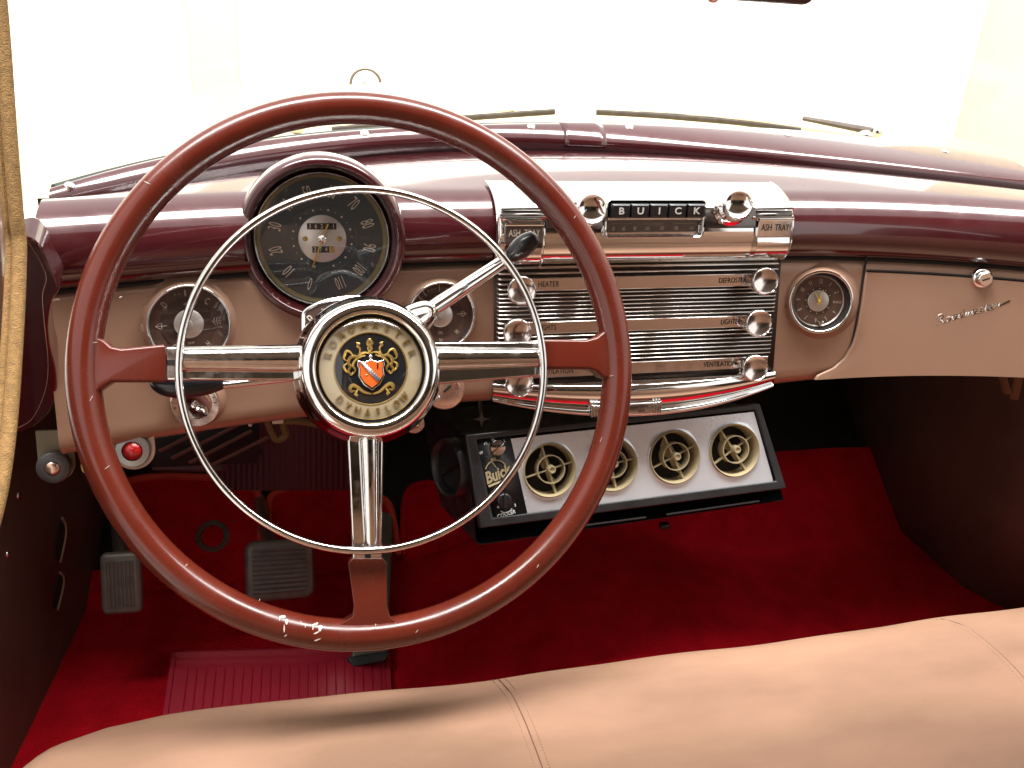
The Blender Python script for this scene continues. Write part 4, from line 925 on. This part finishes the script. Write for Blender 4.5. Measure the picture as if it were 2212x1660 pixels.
# body behind, tapering, plus the lower chin
bd = [(fp[0][0]-.006, fp[0][1]-.020), (fp[1][0]-.002, fp[1][1]-.016), (fp[2][0]-.004, fp[2][1]-.004), (fp[3][0]+.002, fp[3][1]-.004)]
bk_ = [(fp[0][0]-.016, fp[0][1]-.008), (fp[1][0]-.01, fp[1][1]+.01), (fp[2][0]-.01, fp[2][1]+.01), (fp[3][0]-.02, fp[3][1]+.02)]
b = MB(); V = [(*p, -.010) for p in bd]+[(*p, -.22) for p in bk_]
b.add(V, [(7, 6, 5, 4), (0, 4, 5, 1), (1, 5, 6, 2), (2, 6, 7, 3), (3, 7, 4, 0)]); b.build('case', BLACKM, ac, bevel=.004)
for (u0, v0, u1, v1) in ((1230, 1140, 1395, 1118), (1440, 1112, 1640, 1083)):
    a = Vector((*LA(u0, v0, -.006), -.006)); c = Vector((*LA(u1, v1, -.006), -.006)); b = MB(); b.tube([a, c], .0012, 6); b.build('case_slot', DARK, ac)
# aluminium plate with real holes
al = [LA(1140, 1113, -.004), LA(1671, 1043, -.004), LA(1628, 890, -.004), LA(1103, 948, -.004)]
vents = [(1187, 1016, 60), (1322, 1004, 58), (1457, 988, 57), (1586, 973, 56)]
vc = []
for u, v, r in vents: x, y = LA(u, v, -.003); x2, y2 = LA(u+r, v, -.003); vc.append((x, y, abs(x2-x)))
def interp(t, s):
    A = Vector(al[0]).lerp(Vector(al[1]), t); B = Vector(al[3]).lerp(Vector(al[2]), t); return A.lerp(B, s)
# cells: split the quad into 4 cells; each has a round hole
b = MB()
cuts = [0]+[(vc[i][0]+vc[i+1][0])/2 for i in range(3)]+[1]
Lx = al[0][0]; Rx = al[1][0]
def ptb(x, top):
    a_, c_ = (al[3], al[2]) if top else (al[0], al[1]); t = (x-a_[0])/(c_[0]-a_[0]); return Vector(a_).lerp(Vector(c_), t)
for i, (cx, cy, r) in enumerate(vc):
    bl = Vector(al[0]) if i == 0 else ptb(cuts[i], False); br = Vector(al[1]) if i == 3 else ptb(cuts[i+1], False)
    tlq = Vector(al[3]) if i == 0 else ptb(cuts[i], True); trq = Vector(al[2]) if i == 3 else ptb(cuts[i+1], True)
    per = []
    for (p, q) in ((br, trq), (trq, tlq), (tlq, bl), (bl, br)): per += [p.lerp(q, k/10) for k in range(10)]
    per = sorted(per, key=lambda p: math.atan2(p.y-cy, p.x-cx)); N = len(per)
    hol = [Vector((cx+r*math.cos(math.atan2(p.y-cy, p.x-cx)), cy+r*math.sin(math.atan2(p.y-cy, p.x-cx)))) for p in per]
    rows = [[(p.lerp(h, t).x, p.lerp(h, t).y, -.0035+(.0006 if t == 1 else 0)) for p, h in zip(per, hol)] for t in (0, .2, .4, .6, .8, .93, 1)]
    b.grid(rows, None, closeu=True)
b.build('aluminium_plate', ALU, ac, smooth=80)
for i, ((cx, cy, r), rot, tv) in enumerate(zip(vc, (3, -2, 12, 20), (.35, .2, .9, .2))):
    b = MB(); b.lathe([(r*1.0, -.006), (r*.99, -.001), (r*.955, .0005), (r*.92, -.001), (r*.88, -.010), (r*.84, -.020)], T(cx, cy, 0), 48); v1_ = b.build('air_vent', CREAM, ac, smooth=60)
    b = MB(); b.lathe([(r*.90, -.0205), (0, -.0205)], T(cx, cy), 32); b.build('vent_cavity', DARK, v1_)
    b = MB(); ox, oy = (.0018, .0005)
    b.lathe([(r*.52, -.016), (r*.52, -.001), (r*.485, -.001), (r*.485, -.016)], T(cx+ox, cy+oy), 36); b.build('inner_ring', CREAM, v1_)
    M_ = T(cx, cy, 0, rz=R_(rot)); b = MB()
    b.box((0, 0, -.008), (r*1.80, .0014, .006), M_); b.box((0, 0, -.008), (.0022, r*1.80, .006), M_); b.build('cross_bar', CREAM, v1_, bevel=.0003)
    b = MB(); b.lathe([(.0055, -.012), (.0048, .001), (.0040, .003), (.0030, .003), (.0028, .0015), (0, .0012)], T(cx+ox*1.2, cy+oy, 0), 20); b.build('hub', CREAM, v1_, smooth=40)
    b = MB(); P_ = [(0, .84), (.16, .5), (.20, .15), (.10, -.3), (.22, -.55), (.02, -.84), (-.12, -.5), (-.14, -.1), (-.26, .2), (-.20, .6)]
    b.prism([(x*r*(.6+tv*.5), y*r*.9) for x, y in P_], -.015, -.012, M_, inset=.0006); b.build('damper', CREAM, v1_, bevel=.0006)
# controls and lettering
Mt = lambda u, v, h=-.0035: T(*LA(u, v, h), h)
x, y = LA(1076, 968, .004); b = MB(); b.lathe([(.0090, -.008), (.0090, .000), (.0084, .0012), (.004, .0020), (0, .0024)], T(x, y, .003), 32); b.build('fan_knob', CHROME, ac, smooth=25)
x, y = LA(1090, 1082, .004); b = MB(); b.lathe([(.0085, -.008), (.0085, .004), (.0075, .0055), (0, .0058)], T(x, y, 0), 24); b.box((0, 0, .007), (.0030, .016, .006), T(x, y, 0, rz=-.3)); b.build('cooler_knob', BLACK, ac, bevel=.0008)
for s, u, v, sz in (('OFF', 1037, 980, .0045), ('HI', 1049, 959, .0045), ('M', 1065, 951, .0045), ('L', 1090, 953, .0045), ('4', 1076, 1096, .0045), ('3', 1113, 1092, .0045), ('COOLER', 1094, 1111, .0062)): text(s, sz, Mt(u, v, -.0036), WHITE, ac, 'lettering', sx=.9, bold=.0001)
x, y = LA(1092, 1092, -.0036); b = MB(); b.tube(arc(x, y, .0085, 215, 320, 10, -.0034), .0006, 5); b.build('scale_arc', WHITE, ac)
x, y = LA(1072, 1026, -.0036)
text('Buick', .0190, T(x+.001, y, -.0034, rz=.12), CREAM, ac, 'badge_name', sx=.72, shear=.25, bold=.0006, ext=.0004)
b = MB(); b.tube(arc(x+.001, y+.004, .0125, 25, 155, 14, -.0034), .0008, 6); b.tube([(x-.012, y-.011, -.0034), (x+.0145, y-.008, -.0034)], .0014, 6); b.box((x+.001, y+.018, -.0032), (.006, .0035, .001)); b.tube([(x-.002, y+.016, -.0034), (x+.002, y+.008, -.0034)], .0006, 5); b.build('badge_frame', CREAM, ac)
# round side outlet at the left end
e0 = PY(966, 1012, .93); Mse = frame(e0, (-.92, -.35, .1)); 
b = MB(); b.lathe([(.036, -.03), (.036, .000), (.034, .0025), (.030, .001), (.028, -.008), (0, -.008)], Mse, 40); b.tube([Mse @ Vector((-.016, -.016, -.004)), Mse @ Vector((.016, .016, -.004))], .003, 6); b.build('side_outlet', BLACKM, ac, local=False, smooth=60)
b = MB(); b.box(PY(1435, 1136, .90), (.012, .010, .008)); b.build('drain_nut', BLACKM, ac, local=False, bevel=.002)

# ================================================================== FLOOR
def tunnel(x, y): return .080*math.exp(-((x-.42)/.19)**2)*min(1, max(0, (y-.5)/.5))
fl = thing('carpet', 'red carpet covering the floor and the sloping toe board', 'carpet', (.4, 1.1, -.9))
rows = []
for i in range(61):
    y = .30+1.015*i/60; r = []
    for j in range(81):
        x = -.345+.05*max(0, min(1, (y-.9)/.44))*1.2+(1.50-.05*max(0, min(1, (y-.9)/.44))*1.2)*j/80
        if x < .25 and y > 1.225: y_ = 1.225+(y-1.225)*.02
        else: y_ = y
        z = -.90
        if y_ > 1.18: z += (y_-1.18)*.75
        z += tunnel(x, y)+.002*math.sin(x*13+y*7)+.001*math.sin(x*31-y*17)
        r.append((x, y_, z))
    rows.append(r)
b = MB(); b.grid(rows); b.build('floor_carpet', CARPET, fl, local=False, smooth=80)
b = MB(); b.grid([[(x, y, z) for x in (-.42, .4, 1.25)] for y, z in ((-1.4, -.96), (1.15, -.96), (1.49, -.70))]); b.build('floor_pan', DARK, fl, local=False, solid=.01)
def zf(x, y):
    z = -.90+max(0, y-1.18)*.75; return z+tunnel(x, y)
# toe-board flaps with bound edges
def flap(px, name='toe_flap'):
    pts = []
    for u, v in px:
        r = ray(u, v); t = 1.2
        for k in range(40):
            p = r*t; z = zf(p.x, p.y)+.012; t = z/r.z*.5+t*.5
        pts.append(r*t)
    return pts
F1 = flap([(262, 1200), (255, 1060), (285, 1038), (350, 1030), (440, 1032), (510, 1038), (548, 1056), (562, 1090), (560, 1200)])
F2 = flap([(586, 1200), (582, 1090), (600, 1064), (650, 1046), (700, 1040), (760, 1048), (790, 1070), (840, 1090), (860, 1200)])
for F_ in (F1, F2):
    S_ = spline(F_, 5); b = MB(); b.tube(S_, .0060, 8); b.build('bound_edge', CARPETE, fl, local=False)
    yb_ = 1.19; b = MB(); b.grid([[Vector((p.x+(c0_-p.x)*.02, p.y+(yb_-p.y)*t, p.z+(zf(p.x, yb_)+.008-p.z)*t+.006*math.sin(PI*t))) for p in S_] for c0_ in (sum(p.x for p in S_)/len(S_),) for t in (0, .1, .25, .5, .75, 1)]); b.build('toe_flap', CARPET, fl, local=False)
S_ = spline(flap([(872, 1200), (872, 1100), (880, 1065), (900, 1048), (940, 1046), (975, 1080), (1010, 1130), (1040, 1180)]), 6); b = MB(); b.tube(S_, .005, 6); b.build('carpet_edge', CARPET, fl, local=False)
b = MB(); b.grid([[Vector((p.x, p.y+(1.19-p.y)*t, p.z+(zf(p.x, 1.19)+.006-p.z)*t)) for p in S_] for t in (0, .3, .6, 1)]); b.build('toe_flap', CARPET, fl, local=False)
# floor grommet
pg = flap([(460, 1160)])[0]; nfl = Vector((0, -.75, 1)).normalized()
gr = thing('grommet', 'dark rubber ring set in the red carpet above the brake pedal', 'grommet', frame(pg, Vector((0, -1, 1.1)).normalized(), (0, 1, 0)))
b = MB(); b.lathe([(.0260, -.002), (.0252, .003), (.022, .005), (.020, .003), (.0185, .005), (.0165, .003), (.016, -.003)], None, 40); b.build('rubber_ring', RUBBER, gr, smooth=60)
b = MB(); b.lathe([(.0165, .001), (0, .001)], None, 24); b.build('hole', CARPET, gr)
# floor mat
mt = thing('floor_mat', 'ribbed maroon vinyl heel mat on the carpet in front of the driver', 'mat', PZ(600, 1480, -.89))
rows = []
m0, m1, m2, m3 = [PZ(u, v, -.888) for u, v in ((345, 1600), (372, 1410), (840, 1398), (852, 1600))]
NI, NJ = 30, 240
for i in range(NI+1):
    s = i/NI; rows.append([])
    for j in range(NJ+1):
        t = j/NJ; p = (m1.lerp(m2, t)).lerp(m0.lerp(m3, t), s)
        g = -.0014 if (s > .22 and .06 < t < .96 and (j % 10) < 1) else 0
        e = .0022 if (s < .04 or t < .02 or t > .98) else 0
        e += -.0012 if .07 < s < .10 or .14 < s < .17 else 0
        hp_ = .016*math.exp(-(((t-.80)/.13)**2+((s-.35)/.25)**2))
        rows[-1].append((p.x, p.y, p.z+g+e+hp_))
b = MB(); b.grid(rows); b.build('ribbed_sheet', VINYL, mt, local=False, smooth=50, solid=.003)
# pedals
def pedal(name, lab, px, zt, vertical, n, depth=.012, arm=None):
    c = Vector(); 
    for u, v in px: c += PY(u, v, zt)
    c /= len(px); M = frame(c, n); t = thing(name, lab, 'pedal', M)
    P_ = [loc(M, u, v) for u, v in px]; xs_ = [p[0] for p in P_]; ys_ = [p[1] for p in P_]
    x0, x1, y0, y1 = min(xs_), max(xs_), min(ys_), max(ys_)
    b = MB(); b.prism(rrect(x0, y0, x1, y1, min(x1-x0, y1-y0)*.17), -depth, .001, inset=.0035); b.build('pad', RUBBER, t, bevel=.002, smooth=50)
    n_ = 7 if vertical else 10
    for k in range(n_):
        s = (k+.5)/n_; b = MB()
        if vertical: xx_ = x0+.008+(x1-x0-.016)*s; b.tube([(xx_, y0+.010, .001), (xx_, y1-.010, .001)], .0021, 6)
        else: yy_ = y0+.010+(y1-y0-.020)*s; b.tube([(x0+.010, yy_, .001), (x1-.010, yy_, .001)], .0022, 6)
        b.build('tread_rib', RUBBER, t)
    if arm:
        b = MB(); b.tube([inv(M, p) for p in arm], .0095, 12); b.build('arm', mat_get('pedal_steel') if 'pedal_steel' in MATS else mat('pedal_steel', (.20, .17, .15), .4, .7), t)
    return t
pedal('parking_brake_pedal', 'small upright grey rubber pedal with vertical ribs, far left on carpet', [(219, 1198), (303, 1198), (303, 1326), (219, 1326)], 1.02, True, (-.05, -1, .38), arm=[PY(262, 1210, 1.04), PY(258, 1160, 1.12), PY(250, 1100, 1.22), PY(240, 1040, 1.34)])
pedal('brake_pedal', 'wide dark rubber brake pedal with horizontal ribs, left of the lower spoke', [(531, 1172), (676, 1172), (676, 1292), (531, 1292)], 1.06, False, (-.02, -1, .55), arm=[PY(590, 1180, 1.09), PY(575, 1150, 1.16), PY(560, 1080, 1.3)])
ga = thing('accelerator_pedal', 'long dark accelerator pedal partly hidden behind the lower spoke', 'pedal', PY(800, 1400, 1.02))
q = [PY(758, 1425, .985), PY(838, 1412, .985), PY(850, 1110, 1.25), PY(805, 1100, 1.25)]
b = MB(); b.add(q+[p+Vector((0, .012, -.012)) for p in q], [(0, 1, 2, 3), (7, 6, 5, 4), (0, 4, 5, 1), (1, 5, 6, 2), (2, 6, 7, 3), (3, 7, 4, 0)]); b.build('tread', RUBBER, ga, local=False, bevel=.003)
b = MB(); b.add([PY(746, 1420, .98), PY(845, 1405, .98), PY(832, 1428, .965), PY(762, 1442, .965)]+[PY(746, 1420, .98)+Vector((0, .01, -.012)), PY(845, 1405, .98)+Vector((0, .01, -.012)), PY(832, 1428, .965)+Vector((0, .01, -.012)), PY(762, 1442, .965)+Vector((0, .01, -.012))], [(0, 1, 2, 3), (7, 6, 5, 4), (0, 4, 5, 1), (1, 5, 6, 2), (2, 6, 7, 3), (3, 7, 4, 0)]); b.build('heel_hinge', BLACKM, ga, local=False, bevel=.003)
# right side brackets under the dash
rb = thing('dash_support_bracket', 'pair of dull metal support straps under the right end of the dash', 'bracket', PY(2180, 830, 1.0))
for u0, v0, u1, v1 in ((2160, 795, 2176, 850), (2205, 798, 2190, 862)):
    b = MB(); b.tube([PY(u0, v0, .97), PY(u1, v1, .99)], .006, 8, flat=.4); b.build('strap', OLIVE, rb, local=False)

# ================================================================== SEAT
st_o = thing('bench_seat', 'tan leather bench seat front edge with stitched seams across the bottom', 'seat', (.4, .3, -.9))
EU = [(-40, 1690), (30, 1650), (110, 1607), (220, 1570), (350, 1545), (600, 1513), (800, 1492), (1075, 1465), (1400, 1420), (1700, 1381), (2030, 1335), (2300, 1298), (2600, 1255)]
ZS = -.615
ex = np.array([[*PZ(u, v, ZS)] for u, v in EU])
def ey(x): return float(np.interp(x, ex[:, 0], ex[:, 1]))+.032
rows = []; XS = [-.268+i*(1.10+.268)/160 for i in range(161)]
def seatpt(x, s):                                        # s: 0 floor front .. 1 back
    e = ey(x)+.000
    R1 = .055; L1 = .28; total = L1+R1*PI/2+.62
    d = s*total
    edge = max(0, 1-(x+.268)/.06); drop = .05*edge*edge
    if d < L1: y, z = e, ZS-R1-(L1-d)
    elif d < L1+R1*PI/2: a = (d-L1)/R1; y, z = e-R1*(1-math.cos(a)), ZS-R1+R1*math.sin(a)
    else: q = d-L1-R1*PI/2; y, z = e-R1-q, ZS-.02*math.sin(min(1, q/.5)*PI/2)*0+.012*math.sin(min(q/.45, 1)*PI)
    return Vector((x, y, z-drop))
for x in XS:
    r = []
    for k in range(61):
        p = seatpt(x, k/60)
        p.z += .0012*math.sin(x*17+p.y*23)+.0007*math.sin(x*41-p.y*11)
        r.append(p)
    rows.append(r)
b = MB(); b.grid(rows); b.build('cushion', LEATHER, st_o, local=False, smooth=80)
def seam(px, double, m_):
    def hgt(x, y):
        e = ey(x); R1 = .055; q = e-R1-y; edge = max(0, 1-(x+.268)/.06)
        if q < 0: z = ZS-R1+math.sqrt(max(0, R1*R1-q*q))
        else: z = ZS+.012*math.sin(min(q/.45, 1)*PI)
        return z-.05*edge*edge+.0012*math.sin(x*17+y*23)+.0007*math.sin(x*41-y*11)
    S2 = []
    for q in spline([(u, v, 0) for u, v in px], 10):
        z = ZS
        for k in range(60): p = PZ(q.x, q.y, z); z = .6*z+.4*hgt(p.x, p.y)
        S2.append(Vector((p.x, p.y, hgt(p.x, p.y)-.0004)))
    b = MB(); b.tube(S2, .0008, 6); b.build('seam', m_, st_o, local=False)
    b = MB()
    for i in range(len(S2)-1):
        for k in range(1):
            p = S2[i].lerp(S2[i+1], k/2); t_ = (S2[i+1]-S2[i]).normalized(); sd = t_.cross(Vector((0, 0, 1))).normalized()
            for s in ((-1, 1) if double else (1,)): b.sphere(p+sd*s*.0060+Vector((0, 0, .0002)), .00055, seg=6)
    b.build('stitching', SEAM, st_o, local=False)
seam([(1078, 1468), (1105, 1500), (1130, 1550), (1150, 1600), (1172, 1660), (1190, 1720)], True, SEAM)
seam([(2033, 1337), (2080, 1350), (2130, 1385), (2180, 1430), (2230, 1485), (2300, 1560)], False, PIPING)
# seat back behind the camera
b = MB(); rows = []
for x in [-.27+1.37*j/20 for j in range(21)]: rows.append([(x, y, z) for y, z in ((.12, -.60), (.02, -.40), (-.06, -.22), (-.10, -.16), (-.16, -.14), (-.22, -.18), (-.25, -.40), (-.25, -.85))])
b.grid(rows); b.build('seat_back', LEATHER, st_o, local=False, smooth=70)
